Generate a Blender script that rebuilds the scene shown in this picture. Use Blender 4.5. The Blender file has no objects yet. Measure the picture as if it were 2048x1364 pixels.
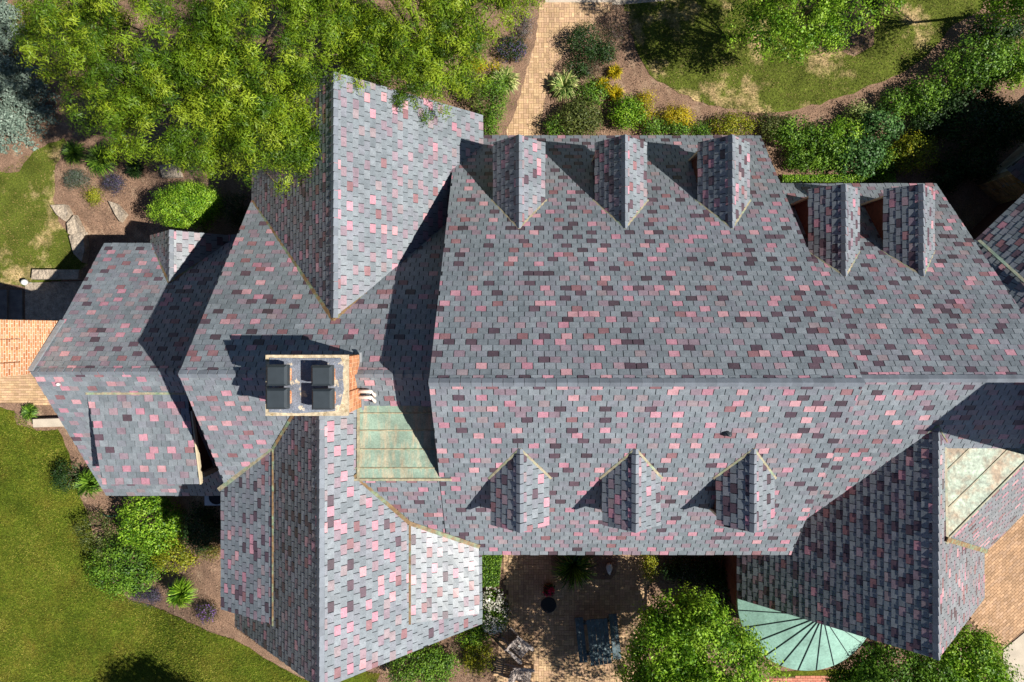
import bpy, math, random
import numpy as np
from mathutils import Vector, Matrix

# ---------------------------------------------------------------- camera, world, sun, exposure
C = bpy.context.scene.collection
S = bpy.context.scene
CAMZ = 27.0; FPX = 1365.33; NU, NV = 1040.0, 660.0
cam = bpy.data.cameras.new("camera"); cam.lens = 24; cam.sensor_width = 36
cam.shift_x = -16 / 2048; cam.shift_y = -22 / 2048; cam.clip_end = 2000
co = bpy.data.objects.new("camera", cam); C.objects.link(co); co.location = (0, 0, CAMZ)
S.camera = co
SUN = Vector((0.86, -0.23, 1.0)).normalized()
w = bpy.data.worlds.new("World"); S.world = w; w.use_nodes = True
nt = w.node_tree; sky = nt.nodes.new('ShaderNodeTexSky'); sky.sky_type = 'NISHITA'; sky.sun_disc = False
sky.sun_elevation = math.asin(SUN.z); sky.sun_rotation = math.atan2(SUN.x, SUN.y)
bg = nt.nodes['Background']; bg.inputs['Strength'].default_value = 0.05
sky.air_density = 0.6; sky.dust_density = 0.2; sky.ozone_density = 3.0
nt.links.new(sky.outputs[0], bg.inputs[0])
sl = bpy.data.lights.new("sun", 'SUN'); sl.energy = 5.0; sl.angle = math.radians(0.5); sl.color = (1, 0.95, 0.87)
so = bpy.data.objects.new("sun", sl); C.objects.link(so); so.location = SUN * 60
so.rotation_euler = (-SUN).to_track_quat('-Z', 'Y').to_euler()
S.view_settings.view_transform = 'Standard'; S.view_settings.look = 'None'
S.view_settings.exposure = 0.52; S.view_settings.gamma = 1.0

R = random.Random(7)
rng = np.random.default_rng(11)

# ---------------------------------------------------------------- helpers
def lin(r, g, b):
    f = lambda c: (c / 255 / 12.92) if c <= 10 else ((c / 255 + 0.055) / 1.055) ** 2.4
    return (f(r), f(g), f(b))

def gz(x):                                            # the ground falls away to the west
    t = min(1, max(0, (-12.0 - x) / 4.0)); return -1.3 * t * t * (3 - 2 * t)

def W(u, v, z):                                       # photograph pixel at height z -> place
    d = CAMZ - z; return ((u - NU) * d / FPX, -(v - NV) * d / FPX, z)

def G(u, v, h=0.0):                                   # ... at height h over the ground
    z = 0.0
    for _ in range(8):
        p = W(u, v, z + h); z = gz(p[0])
    return (p[0], p[1], z)

class MB:
    def __init__(s): s.v = []; s.f = []; s.t = []
    def quad(s, a, b, c, d, t=(1, 1, 1)):
        n = len(s.v); s.v += [a, b, c, d]; s.f.append((n, n + 1, n + 2, n + 3)); s.t.append(t)
    def poly(s, pts, t=(1, 1, 1)):
        n = len(s.v); s.v += [tuple(p) for p in pts]; s.f.append(tuple(range(n, n + len(pts)))); s.t.append(t)
    def prism(s, bot, top, t=(1, 1, 1)):              # two matching rings
        n = len(s.v); k = len(bot); s.v += [tuple(p) for p in bot] + [tuple(p) for p in top]
        s.f.append(tuple(range(n + k - 1, n - 1, -1))); s.f.append(tuple(range(n + k, n + 2 * k)))
        for i in range(k):
            j = (i + 1) % k; s.f.append((n + i, n + j, n + k + j, n + k + i))
        s.t += [t] * (k + 2)
    def box(s, x0, x1, y0, y1, z0, z1, t=(1, 1, 1), tap=0.0):
        s.prism([(x0, y0, z0), (x1, y0, z0), (x1, y1, z0), (x0, y1, z0)],
                [(x0 + tap, y0 + tap, z1), (x1 - tap, y0 + tap, z1), (x1 - tap, y1 - tap, z1), (x0 + tap, y1 - tap, z1)], t)
    def bar(s, p, q, wd, th, up=(0, 0, 1), t=(1, 1, 1)):   # board from p to q
        p, q = Vector(p), Vector(q); d = (q - p).normalized(); upv = Vector(up)
        sd = d.cross(upv).normalized() * wd / 2; nn = sd.cross(d).normalized() * th / 2
        ring = lambda o: [o - sd - nn, o + sd - nn, o + sd + nn, o - sd + nn]
        s.prism(ring(p), ring(q), t)
    def tube(s, pts, rads, k=8, t=(1, 1, 1)):
        n = len(s.v); pts = [Vector(p) for p in pts]
        for i, p in enumerate(pts):
            d = (pts[min(i + 1, len(pts) - 1)] - pts[max(i - 1, 0)]).normalized()
            a = d.orthogonal().normalized(); b = d.cross(a)
            for j in range(k):
                an = 2 * math.pi * j / k; s.v.append(tuple(p + (a * math.cos(an) + b * math.sin(an)) * rads[i]))
        for i in range(len(pts) - 1):
            for j in range(k):
                l = (j + 1) % k
                s.f.append((n + i * k + j, n + i * k + l, n + (i + 1) * k + l, n + (i + 1) * k + j)); s.t.append(t)
        s.f.append(tuple(n + (len(pts) - 1) * k + j for j in range(k))); s.t.append(t)
        s.f.append(tuple(n + j for j in range(k - 1, -1, -1))); s.t.append(t)
    def lathe(s, c, prof, k=24, t=(1, 1, 1), wob=0):
        n = len(s.v)
        for r, z in prof:
            for j in range(k):
                an = 2 * math.pi * j / k; s.v.append((c[0] + r * math.cos(an), c[1] + r * math.sin(an), c[2] + z))
        for i in range(len(prof) - 1):
            for j in range(k):
                l = (j + 1) % k
                s.f.append((n + i * k + j, n + i * k + l, n + (i + 1) * k + l, n + (i + 1) * k + j)); s.t.append(t)
        s.f.append(tuple(n + (len(prof) - 1) * k + j for j in range(k))); s.t.append(t)
    def build(s, name, mat, parent=None, smooth=False):
        org = Vector((0, 0, 0)); o = parent
        while o is not None: org += o.location; o = o.parent
        v = np.array([tuple(p) for p in s.v], dtype=np.float32).reshape(-1, 3) - np.array(org, dtype=np.float32)
        return mesh_obj(name, v, s.f, np.array(s.t, dtype=np.float32).reshape(-1, 3), mat, parent, smooth)

def mesh_obj(name, v, f, tint, mat, parent=None, smooth=False):
    me = bpy.data.meshes.new(name)
    if isinstance(f, np.ndarray):                      # all quads
        nf = len(f); me.vertices.add(len(v)); me.vertices.foreach_set('co', v.astype(np.float32).ravel())
        me.loops.add(nf * 4); me.loops.foreach_set('vertex_index', f.astype(np.int32).ravel())
        me.polygons.add(nf); me.polygons.foreach_set('loop_start', np.arange(0, nf * 4, 4, dtype=np.int32))
        me.update(calc_edges=True)
    else:
        me.from_pydata([tuple(p) for p in v.tolist()], [], f)
    a = me.attributes.new('tint', 'FLOAT_COLOR', 'FACE')
    a.data.foreach_set('color', np.concatenate([tint, np.ones((len(tint), 1))], 1).astype(np.float32).ravel())
    if smooth: me.polygons.foreach_set('use_smooth', [True] * len(me.polygons))
    me.materials.append(mat); me.validate()
    o = bpy.data.objects.new(name, me); C.objects.link(o)
    if parent is not None: o.parent = parent
    return o

def empty(name, loc, label, cat, group=None):
    o = bpy.data.objects.new(name, None); o.empty_display_size = 0.3; o.location = loc; C.objects.link(o)
    return tag(o, label, cat, group)
def tag(o, label=None, cat=None, group=None, kind=None):
    if label: o['label'] = label
    if cat: o['category'] = cat
    if group: o['group'] = group
    if kind: o['kind'] = kind
    return o

# ---------------------------------------------------------------- materials
def mat(name, base=None, rough=0.7, spec=0.5, noise=(6, 0.25), bump=(40, 0.0), second=None, translucent=0.0, metallic=0.0, fine=None, stretch=None, broad=None):
    m = bpy.data.materials.new(name); m.use_nodes = True; n = m.node_tree.nodes; l = m.node_tree.links
    p = n['Principled BSDF']; p.inputs['Roughness'].default_value = rough
    p.inputs['Specular IOR Level'].default_value = spec; p.inputs['Metallic'].default_value = metallic
    tc = n.new('ShaderNodeTexCoord')
    at = n.new('ShaderNodeAttribute'); at.attribute_name = 'tint'
    col = at.outputs['Color']
    if base is not None:
        mx = n.new('ShaderNodeMix'); mx.data_type = 'RGBA'; mx.blend_type = 'MULTIPLY'; mx.inputs[0].default_value = 1
        l.new(col, mx.inputs[6]); mx.inputs[7].default_value = (*base, 1); col = mx.outputs[2]
    if second is not None:                             # (colour, scale, low, high[, detail])
        ns = n.new('ShaderNodeTexNoise'); ns.inputs['Scale'].default_value = second[1]; ns.inputs['Detail'].default_value = 8
        ns.inputs['Roughness'].default_value = 0.65
        if stretch:
            mp = n.new('ShaderNodeMapping'); mp.inputs['Scale'].default_value = stretch; l.new(tc.outputs['Object'], mp.inputs['Vector']); l.new(mp.outputs[0], ns.inputs['Vector'])
        else: l.new(tc.outputs['Object'], ns.inputs['Vector'])
        mr = n.new('ShaderNodeMapRange'); mr.inputs[1].default_value = second[2]; mr.inputs[2].default_value = second[3]
        l.new(ns.outputs['Fac'], mr.inputs[0])
        mx = n.new('ShaderNodeMix'); mx.data_type = 'RGBA'; l.new(mr.outputs[0], mx.inputs[0])
        l.new(col, mx.inputs[6]); mx.inputs[7].default_value = (*second[0], 1); col = mx.outputs[2]
    for sc, am in [noise] + ([fine] if fine else []) + ([broad] if broad else []):
        if am <= 0: continue
        ns = n.new('ShaderNodeTexNoise'); ns.inputs['Scale'].default_value = sc; ns.inputs['Detail'].default_value = 6
        l.new(tc.outputs['Object'], ns.inputs['Vector'])
        mr = n.new('ShaderNodeMapRange'); mr.inputs[1].default_value = 0.3; mr.inputs[2].default_value = 0.7
        mr.inputs[3].default_value = 1 - am; mr.inputs[4].default_value = 1 + am; l.new(ns.outputs['Fac'], mr.inputs[0])
        mx = n.new('ShaderNodeMix'); mx.data_type = 'RGBA'; mx.blend_type = 'MULTIPLY'; mx.inputs[0].default_value = 1
        l.new(col, mx.inputs[6]); l.new(mr.outputs[0], mx.inputs[7]); col = mx.outputs[2]
    l.new(col, p.inputs['Base Color'])
    if bump[1] > 0:
        ns = n.new('ShaderNodeTexNoise'); ns.inputs['Scale'].default_value = bump[0]; ns.inputs['Detail'].default_value = 5
        l.new(tc.outputs['Object'], ns.inputs['Vector'])
        b = n.new('ShaderNodeBump'); b.inputs['Distance'].default_value = bump[1]; b.inputs['Strength'].default_value = 1.0
        l.new(ns.outputs['Fac'], b.inputs['Height']); l.new(b.outputs[0], p.inputs['Normal'])
    if translucent > 0:
        tr = n.new('ShaderNodeBsdfTranslucent'); l.new(col, tr.inputs[0])
        ms = n.new('ShaderNodeMixShader'); ms.inputs[0].default_value = translucent
        l.new(p.outputs[0], ms.inputs[1]); l.new(tr.outputs[0], ms.inputs[2])
        l.new(ms.outputs[0], n['Material Output'].inputs[0])
    return m

M = {}
M['slate'] = mat('slate', rough=0.36, spec=0.6, noise=(5, 0.14), fine=(34, 0.2), bump=(50, 0.0015), broad=(0.7, 0.1))
M['ridge'] = mat('ridge slate', lin(124, 131, 140), rough=0.42, noise=(5, 0.12), fine=(50, 0.1))
M['felt'] = mat('roof underlay', lin(40, 44, 50), rough=0.9)
M['brick'] = mat('brick', rough=0.85, noise=(4, 0.18), fine=(60, 0.15))
M['redwall'] = mat('red brick wall', lin(92, 52, 40), rough=0.9, noise=(9, 0.3))
M['stone'] = mat('limestone', rough=0.9, noise=(4, 0.25), fine=(40, 0.2), bump=(20, 0.02))
M['trim'] = mat('cream trim', lin(205, 190, 160), rough=0.7, noise=(8, 0.12))
M['copper'] = mat('green copper', lin(132, 154, 138), rough=0.6, noise=(2.2, 0.3), second=(lin(176, 164, 138), 1.6, 0.48, 0.64), fine=(25, 0.2), stretch=(3.2, 0.55, 1))
M['copper_pale'] = mat('weathered pale copper', lin(160, 174, 156), rough=0.6, noise=(3.5, 0.3), second=(lin(150, 130, 106), 1.3, 0.44, 0.6), fine=(14, 0.3), bump=(5, 0.03))
M['copper_mint'] = mat('mint copper', lin(138, 176, 162), rough=0.5, noise=(1.8, 0.16), fine=(14, 0.14), bump=(3, 0.02), second=(lin(112, 140, 128), 2.0, 0.55, 0.75))
M['flash'] = mat('bronze flashing', lin(128, 102, 70), rough=0.6, noise=(7, 0.35), second=(lin(120, 140, 112), 2.2, 0.48, 0.6), fine=(40, 0.2))
M['bronze'] = mat('brown flashing', lin(116, 82, 48), rough=0.6, noise=(9, 0.35), fine=(40, 0.25))
M['flash_pale'] = mat('pale flashing', lin(158, 148, 122), rough=0.6, noise=(7, 0.3), second=(lin(130, 150, 122), 2.0, 0.5, 0.62), fine=(30, 0.2))
M['lead'] = mat('lead flashing', lin(140, 146, 152), rough=0.55, noise=(7, 0.2))
M['capstone'] = mat('weathered chimney cap', lin(120, 126, 138), rough=0.85, noise=(5, 0.25), second=(lin(206, 190, 166), 3.2, 0.57, 0.61), fine=(40, 0.25), bump=(30, 0.02))
M['caprim'] = mat('chimney cap rim', lin(194, 178, 150), rough=0.9, noise=(9, 0.35), second=(lin(146, 126, 88), 6.0, 0.55, 0.65), fine=(50, 0.25))
M['blackmetal'] = mat('black steel', lin(52, 60, 66), rough=0.5, noise=(6, 0.1))
M['whitepipe'] = mat('white plastic', lin(225, 215, 205), rough=0.5, noise=(6, 0.06))
M['paver'] = mat('brick paver', rough=0.9, noise=(1.2, 0.14), fine=(30, 0.22), bump=(50, 0.006))
M['joint'] = mat('sand joint', lin(118, 94, 70), rough=1, noise=(10, 0.2))
M['concrete'] = mat('concrete', lin(190, 178, 160), rough=0.9, noise=(2, 0.12), fine=(30, 0.12))
M['mulch'] = mat('bark mulch', lin(138, 110, 90), rough=1, noise=(2.2, 0.22), fine=(22, 0.42), second=(lin(178, 152, 126), 1.3, 0.55, 0.75), bump=(30, 0.05))
M['lawn'] = mat('mown lawn', lin(82, 96, 26), rough=0.95, spec=0.1, noise=(1.1, 0.3), fine=(16, 0.5), second=(lin(106, 98, 36), 0.8, 0.46, 0.72), bump=(60, 0.03))
M['dry'] = mat('dry lawn', lin(90, 100, 38), rough=0.95, spec=0.1, noise=(1.4, 0.3), fine=(18, 0.5), second=(lin(190, 164, 120), 0.6, 0.53, 0.65), bump=(50, 0.03))
M['bark'] = mat('bark', lin(96, 82, 68), rough=0.95, noise=(9, 0.3))
M['leaf'] = mat('leaf', rough=0.5, spec=0.35, noise=(2.0, 0.2), translucent=0.28)
M['needle'] = mat('needle', rough=0.7, spec=0.2, noise=(3.0, 0.15), translucent=0.1)
M['petal'] = mat('petal', rough=0.7, spec=0.2, noise=(3.0, 0.05), translucent=0.3)
M['wood'] = mat('weathered wood', lin(178, 166, 158), rough=0.85, noise=(8, 0.15), fine=(60, 0.2))
M['tealwood'] = mat('peeling blue grey boards', lin(88, 106, 112), rough=0.85, noise=(6, 0.25), second=(lin(150, 160, 160), 9, 0.58, 0.66), fine=(50, 0.2))
M['grate'] = mat('black iron', lin(40, 38, 38), rough=0.7, noise=(20, 0.3))
M['terracotta'] = mat('clay pot', lin(140, 80, 56), rough=0.9)
M['rock'] = mat('boulder stone', lin(168, 154, 136), rough=0.95, noise=(4, 0.3), fine=(26, 0.3), bump=(9, 0.1))
M['hose'] = mat('green hose', lin(70, 130, 110), rough=0.5)
M['white'] = mat('white paint', lin(216, 216, 212), rough=0.6, noise=(5, 0.08))

# ---------------------------------------------------------------- slates
GREY = [lin(122, 130, 136), lin(116, 124, 130), lin(129, 136, 142), lin(125, 129, 137)]
MAUVE = [lin(140, 123, 133), lin(150, 128, 136), lin(134, 117, 127), lin(144, 130, 134)]
PINK = [lin(184, 136, 148), lin(178, 128, 142), lin(190, 146, 152)]
DARK = [lin(86, 70, 79), lin(80, 66, 73), lin(94, 76, 85)]
RED = [lin(142, 106, 110), lin(134, 98, 102)]
PAL = {'mix': (0.42, 0.22, 0.12, 0.18, 0.06), 'light': (0.50, 0.30, 0.14, 0.02, 0.04), 'mid': (0.42, 0.27, 0.14, 0.11, 0.06), 'pale': (0.60, 0.28, 0.08, 0.0, 0.04)}
def slate_col(p):
    r = R.random(); acc = 0
    for wgt, cols in zip(PAL[p], (GREY, MAUVE, PINK, DARK, RED)):
        acc += wgt
        if r < acc: break
    c = R.choice(cols); k = R.uniform(0.93, 1.07); return (c[0] * k, c[1] * k, c[2] * k), cols is not GREY

EXPO, SW = 0.196, 0.288
def slates(mb, A, B, Cc, D, pal='mix', th=0.024, sw=SW, ex=EXPO):
    """slope A-B (ridge) over D-C (eave): one small tilted stone per slate"""
    A, B, Cc, D = map(Vector, (A, B, Cc, D))
    u = (B - A).normalized()
    wv = D - A; wv = wv - u * wv.dot(u); H = wv.length; wv.normalize()
    nn = u.cross(wv); nn = nn if nn.z > 0 else -nn
    rows = max(1, round(H / ex)); e = H / rows; off = R.random(); prev = []
    la, lb = 0.0, (B - A).dot(u); ld, lc = (D - A).dot(u), (Cc - A).dot(u)
    cur = []
    for i in range(rows):
        prev = cur
        s0, s1 = i * e, (i + 1) * e + 0.012; tm = (i + 0.5) / rows
        x0 = la + (ld - la) * tm; x1 = lb + (lc - lb) * tm
        off = (off + 0.5 + R.uniform(-0.13, 0.13)) % 1.0
        x = min(la, ld) - sw * 2 + off * sw; cur = []
        while x < x1:
            a, b = max(x, x0), min(x + sw, x1); x += sw
            if b - a < 0.05: continue
            g = 0.0105; a += g; b -= g
            tj = th + R.uniform(-0.005, 0.005); t1 = tj + R.uniform(-0.0025, 0.0025); t2 = tj + R.uniform(-0.0025, 0.0025); h0 = th * 0.55
            P = lambda xx, ss, hh: A + u * xx + wv * ss + nn * hh
            j = R.uniform(-0.011, 0.011)
            n = len(mb.v)
            mb.v += [P(a, s0, h0), P(b, s0, h0), P(b, s1 + j, t2), P(a, s1 + j, t1), P(a, s0, -0.01), P(b, s0, -0.01), P(b, s1 + j, -0.01), P(a, s1 + j, -0.01)]
            mb.f += [(n, n + 3, n + 2, n + 1), (n + 3, n + 7, n + 6, n + 2), (n, n + 4, n + 7, n + 3), (n + 1, n + 2, n + 6, n + 5)]
            mc = (a + b) / 2; col, tinted = slate_col(pal)
            if tinted and (any(abs(q - mc) < sw * 1.2 for q in cur) or any(abs(q - mc) < sw * 0.75 for q in prev)) and R.random() < 0.75:
                c = R.choice(GREY); k = R.uniform(0.93, 1.07); col = (c[0] * k, c[1] * k, c[2] * k); tinted = False
            if tinted: cur.append(mc)
            mb.t += [col] * 4

def slab(mb, A, B, Cc, D, th=0.16):
    pts = [Vector(p) for p in (A, B, Cc, D)]
    n = (pts[1] - pts[0]).cross(pts[3] - pts[0]).normalized(); n = n if n.z > 0 else -n
    mb.prism([p - n * th for p in pts], [p - n * 0.008 for p in pts])

def ridge(mb, P, Q, s0, s1, side, wd=0.105):
    """folded slates capping the ridge P-Q; s0/s1 slopes on either side, side = horizontal unit normal towards s1"""
    P, Q, side = Vector(P), Vector(Q), Vector(side); d = (Q - P); L = d.length; d.normalize(); x = 0.0
    while x < L:
        x2 = min(L, x + 0.25); k = R.uniform(0.82, 1.1); up = 0.075 + R.uniform(-.008, .008); lo = 0.032
        for sgn, s in ((-1, s0), (1, s1)):
            a = P + d * x + Vector((0, 0, lo)); b = P + d * x2 + Vector((0, 0, up))
            o = side * (sgn * wd) + Vector((0, 0, -wd * s))
            mb.quad(a, b, b + o, a + o, (k, k, k)); mb.quad(a + o, b + o, b + o - Vector((0, 0, 0.04)), a + o - Vector((0, 0, 0.04)), (k, k, k))
            mb.quad(b, b + o, b + o - Vector((0, 0, 0.03)), b - Vector((0, 0, 0.03)), (k, k, k))
        x = x2 + 0.013

def strip(mb, P, Q, wd=0.1, lift=0.05, th=0.03):
    wd *= 0.75; P, Q = Vector(P) + Vector((0, 0, lift)), Vector(Q) + Vector((0, 0, lift)); mb.bar(P, Q, wd, th)

def D3(x, yd, z): return (x, -yd, z)                  # yd counts down the picture

house = empty('house', (3, 0, 0), 'large brick house under a many-gabled pink and grey slate roof with copper details', 'house')

def roof_part(name, slopes, label=None, ridges=(), flashes=(), pal='mix', flash_mat='flash', parent=None):
    """slab > slate slopes, ridge cap, valley flashing"""
    b = MB()
    for q in slopes: slab(b, *q[:4])
    r = b.build(name, M['felt'], parent or house)
    if label: r['label'] = label
    for q in slopes:
        s = MB(); slates(s, *q[:4], pal=(q[4] if len(q) > 4 else pal)); s.build('slate_slope', M['slate'], r)
    if ridges:
        for rg in ridges:
            s = MB(); ridge(s, *rg); s.build('ridge_cap', M['ridge'], r)
    for fl in flashes:
        s = MB(); strip(s, *fl); s.build('valley_flashing', M[flash_mat], r)
    return r

def gable_walls(x0, x1, y0, y1, ze0, ze1, yr, zr, ax='x', m='redwall', name='wall', base=-1.5):
    b = MB()
    if ax == 'x':   # ridge along x; y0,y1 are eave yds
        ring = lambda x: [D3(x, y0, base), D3(x, y1, base), D3(x, y1, ze1), D3(x, yr, zr), D3(x, y0, ze0)]
        b.prism(ring(x0), ring(x1))
    else:           # ridge along y; x0,x1 eaves, yr = ridge x
        ring = lambda y: [D3(x0, y, base), D3(x1, y, base), D3(x1, y, ze1), D3(yr, y, zr), D3(x0, y, ze0)]
        b.prism(ring(y0), ring(y1))
    return b.build(name, M[m], house)

def dorm(X, yr_back, zr, y_front, run, slope, y_e_back, sgn, wall_m='redwall', zbase=3.0):
    """gabled dormer; sgn -1 faces up the picture (north), +1 faces down (south)"""
    ze = zr - run * slope; fy = y_front - sgn * 0.22
    b = MB(); ww = run - 0.14
    zt = zr - 0.2
    ring = lambda y: [D3(X - ww, y, zbase), D3(X + ww, y, zbase), D3(X + ww, y, ze - 0.02), D3(X, y, zt), D3(X - ww, y, ze - 0.02)]
    b.prism(ring(fy), ring(y_e_back - sgn * 0.3))
    d = b.build('dormer', M[wall_m], house)
    t = MB()                                            # window surround and its panes on the front
    for sx in (-1, 1): t.box(X + sx * ww - 0.09, X + sx * ww + 0.09, -fy - 0.03, -fy + 0.03, zbase, ze - 0.1)
    t.box(X - ww, X + ww, -fy - 0.04, -fy + 0.04, ze - 0.3, ze - 0.12)
    t.build('window_frame', M['trim'], d)
    A, B, Cr, Dr = D3(X, y_front, zr), D3(X, yr_back, zr), D3(X + run, y_e_back, ze), D3(X + run, y_front, ze)
    Cl, Dl = D3(X - run, y_e_back, ze), D3(X - run, y_front, ze)
    s = MB(); slab(s, A, B, Cr, Dr, 0.1); slab(s, A, B, Cl, Dl, 0.1); s.build('dormer_roof', M['felt'], d)
    s = MB(); slates(s, A, B, Cr, Dr, 'mix', sw=0.27); s.build('slate_slope', M['slate'], d)
    s = MB(); slates(s, A, B, Cl, Dl, 'mix', sw=0.27); s.build('slate_slope', M['slate'], d)
    s = MB(); ridge(s, A, B, slope, slope, (1, 0, 0), 0.1); s.build('ridge_cap', M['ridge'], d)
    for E in (Cl, Cr):
        s = MB(); strip(s, B, Vector(E) + (Vector(E) - Vector(B)) * 0.10, 0.085, 0.035, 0.02); s.build('valley_flashing', M['flash_pale'], d)
        s = MB(); o = Vector((0, -sgn * 0.07, 0.03)); strip(s, Vector(B) - o * 0.6, Vector(E) + (Vector(E) - Vector(B)) * 0.16 - o * 0.6, 0.045, 0.045, 0.03); s.build('flashing_edge', M['bronze'], d)
    return d

# ------------------------------------------------ main block
XL, XR = -2.252, 8.468; YR, ZR = 1.292, 10.2; SU, SL = 0.888, 0.792
YU, YLO = -6.82, 6.997
zu = lambda y: ZR - SU * (YR - y)
zl = lambda y: ZR - SL * (y - YR)
YX, YC = -5.2, 4.11
roof_part('gable_roof', [
    (D3(XL, YR, ZR), D3(XR, YR, ZR), D3(XR, YU, zu(YU)), D3(XL, YU, zu(YU)), 'mix'),
    (D3(XL, YR, ZR), D3(XR, YR, ZR), D3(XR, YLO, zl(YLO)), D3(XL, YLO, zl(YLO)), 'mid'),
    (D3(-3.6, YX, zu(YX)), D3(XL, YX, zu(YX)), D3(XL, YU, zu(YU)), D3(-3.6, YU, zu(YU)), 'mix'),
    (D3(-5.0, YC, zl(YC)), D3(XL, YC, zl(YC)), D3(XL, YLO, zl(YLO)), D3(-5.0, YLO, zl(YLO)), 'mid')],
    'tall middle gable roof with three dormers on each side',
    ridges=[(D3(XL, YR, ZR), D3(XR, YR, ZR), SU, SL, (0, -1, 0))])
gable_walls(XL + 0.15, XR - 0.15, YU + 0.45, YLO - 0.45, zu(YU + 0.45) - 0.25, zl(YLO - 0.45) - 0.25, YR, ZR - 0.25)
for X in (-0.03, 3.18, 6.42):
    dorm(X, -3.075, 6.32, -5.92, 0.80, 1.06, -4.02, -1)
for X in (0.0, 3.095, 6.26):
    dorm(X, 3.18, 8.71, 5.43, 0.79, 0.87, 4.05, 1, zbase=5.6)

# ------------------------------------------------ east wing
EX1 = 14.73; EYR, EZR = 1.31, 8.6
ezu = lambda y: EZR - SU * (EYR - y)
ezl = lambda y: EZR - 0.79 * (y - EYR)
EYU, EYL = -5.166, 6.2
roof_part('gable_roof', [
    (D3(XR - 0.4, EYR, EZR), D3(EX1, EYR, EZR), D3(EX1, EYU, ezu(EYU)), D3(XR - 0.4, EYU, ezu(EYU)), 'mix'),
    (D3(XR - 0.4, EYR, EZR), D3(EX1, EYR, EZR), D3(EX1, EYL, ezl(EYL)), D3(XR - 0.4, EYL, ezl(EYL)), 'mid')],
    'lower gable roof with two dormers joined to the right of the tall one',
    ridges=[(D3(XR - 0.1, EYR, EZR), D3(EX1, EYR, EZR), SU, 0.79, (0, -1, 0))])
gable_walls(XR - 0.3, EX1 - 0.15, EYU + 0.4, EYL - 0.4, ezu(EYU + 0.4) - 0.25, ezl(EYL - 0.4) - 0.25, EYR, EZR - 0.25)
for X in (10.01, 12.40):
    dorm(X, -1.65, 5.97, -4.50, 0.80, 0.92, -2.45, -1, zbase=2.5)

# ------------------------------------------------ central block
CX0 = -9.18; CYR, CZR = 1.183, 8.65
czu = lambda y: CZR - SU * (CYR - y)
czl = lambda y: CZR - 0.787 * (y - CYR)
CYU, CYL = -4.448, 4.86
roof_part('gable_roof', [
    (D3(CX0, CYR, CZR), D3(-2.1, CYR, CZR), D3(-2.1, CYU, czu(CYU)), D3(CX0, CYU, czu(CYU)), 'mid'),
    (D3(CX0, CYR, CZR), D3(-2.1, CYR, CZR), D3(-2.1, CYL, czl(CYL)), D3(CX0, CYL, czl(CYL)), 'light')],
    'gable roof behind the big chimney',
    ridges=[(D3(CX0, CYR, CZR), D3(-2.1, CYR, CZR), SU, 0.787, (0, -1, 0))])
gable_walls(CX0 + 0.15, -2.2, CYU + 0.4, CYL - 0.3, czu(CYU + 0.4) - 0.25, czl(CYL - 0.3) - 0.25, CYR, CZR - 0.25)

# ------------------------------------------------ north wing
NX, NZ, NS = -5.357, 7.344, 0.973
nYF = -7.44; nl, nr = 3.795, 4.06
A, B = D3(NX, nYF, NZ), D3(NX, -0.28, NZ)
roof_part('gable_roof', [
    (A, B, D3(NX - nl, CYU + 0.05, NZ - nl * NS), D3(NX - nl, nYF, NZ - nl * NS), 'mid'),
    (A, B, D3(NX + nr, -3.9, NZ - nr * NS), D3(NX + nr, nYF, NZ - nr * NS), 'pale')],
    'steep gable roof running up under the feathery tree',
    ridges=[(A, B, NS, NS, (1, 0, 0))],
    flashes=[(B, D3(NX - nl, CYU + 0.05, NZ - nl * NS), 0.16, 0.05, 0.03), (B, D3(NX + 3.15, CYU + 1.03, NZ - 3.15 * NS), 0.14, 0.05, 0.03),
             (D3(-2.35, -5.65, 4.16), D3(-1.3, -6.74, 3.12), 0.12, 0.05, 0.03)])
gable_walls(NX - nl + 0.35, NX + nr - 0.35, nYF + 0.3, 0, NZ - (nl - 0.35) * NS - 0.25, NZ - (nr - 0.35) * NS - 0.25, NX, NZ - 0.25, ax='y')

# ------------------------------------------------ west block
WX0, WX1 = -15.2, -8.9; WYR, WZR = 1.29, 5.8
wzu = lambda y: WZR - 0.84 * (WYR - y)
wzl = lambda y: WZR - 0.81 * (y - WYR)
WYU, WYL = -3.16, 6.06
roof_part('gable_roof', [
    (D3(WX0 + 0.1, WYR, WZR), D3(WX1, WYR, WZR), D3(WX1, WYU, wzu(WYU)), D3(WX0, WYU, wzu(WYU)), 'mix'),
    (D3(WX0, WYR, WZR), D3(WX1, WYR, WZR), D3(WX1, WYL, wzl(WYL)), D3(WX0, WYL, wzl(WYL)), 'light')],
    'lowest gable roof at the left end of the house',
    ridges=[(D3(WX0, WYR, WZR), D3(WX1, WYR, WZR), 0.84, 0.81, (0, -1, 0))])
gable_walls(WX0 + 0.15, WX1, WYU + 0.4, WYL - 0.4, wzu(WYU + 0.4) - 0.25, wzl(WYL - 0.4) - 0.25, WYR, WZR - 0.25, base=-2)
# small entrance gable
A, B = D3(-12.14, -3.48, 3.33), D3(-12.14, -1.65, 3.33)
roof_part('entrance_gable', [
    (A, B, D3(-13.5, -3.10, 2.03), D3(-13.5, -3.48, 2.03), 'mid'),
    (A, B, D3(-10.7, -3.10, 2.03), D3(-10.7, -3.48, 2.03), 'mid'),
    (D3(-10.72, -3.0, 2.04), D3(-9.0, -3.0, 2.04), D3(-9.0, -3.48, 1.95), D3(-10.72, -3.48, 1.95), 'mid')],
    ridges=[(A, B, 0.95, 0.92, (1, 0, 0))],
    flashes=[(B, D3(-13.5, -3.1, 2.03), 0.12, 0.05, 0.03), (B, D3(-10.9, -2.9, 2.2), 0.10, 0.05, 0.03)])
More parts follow.
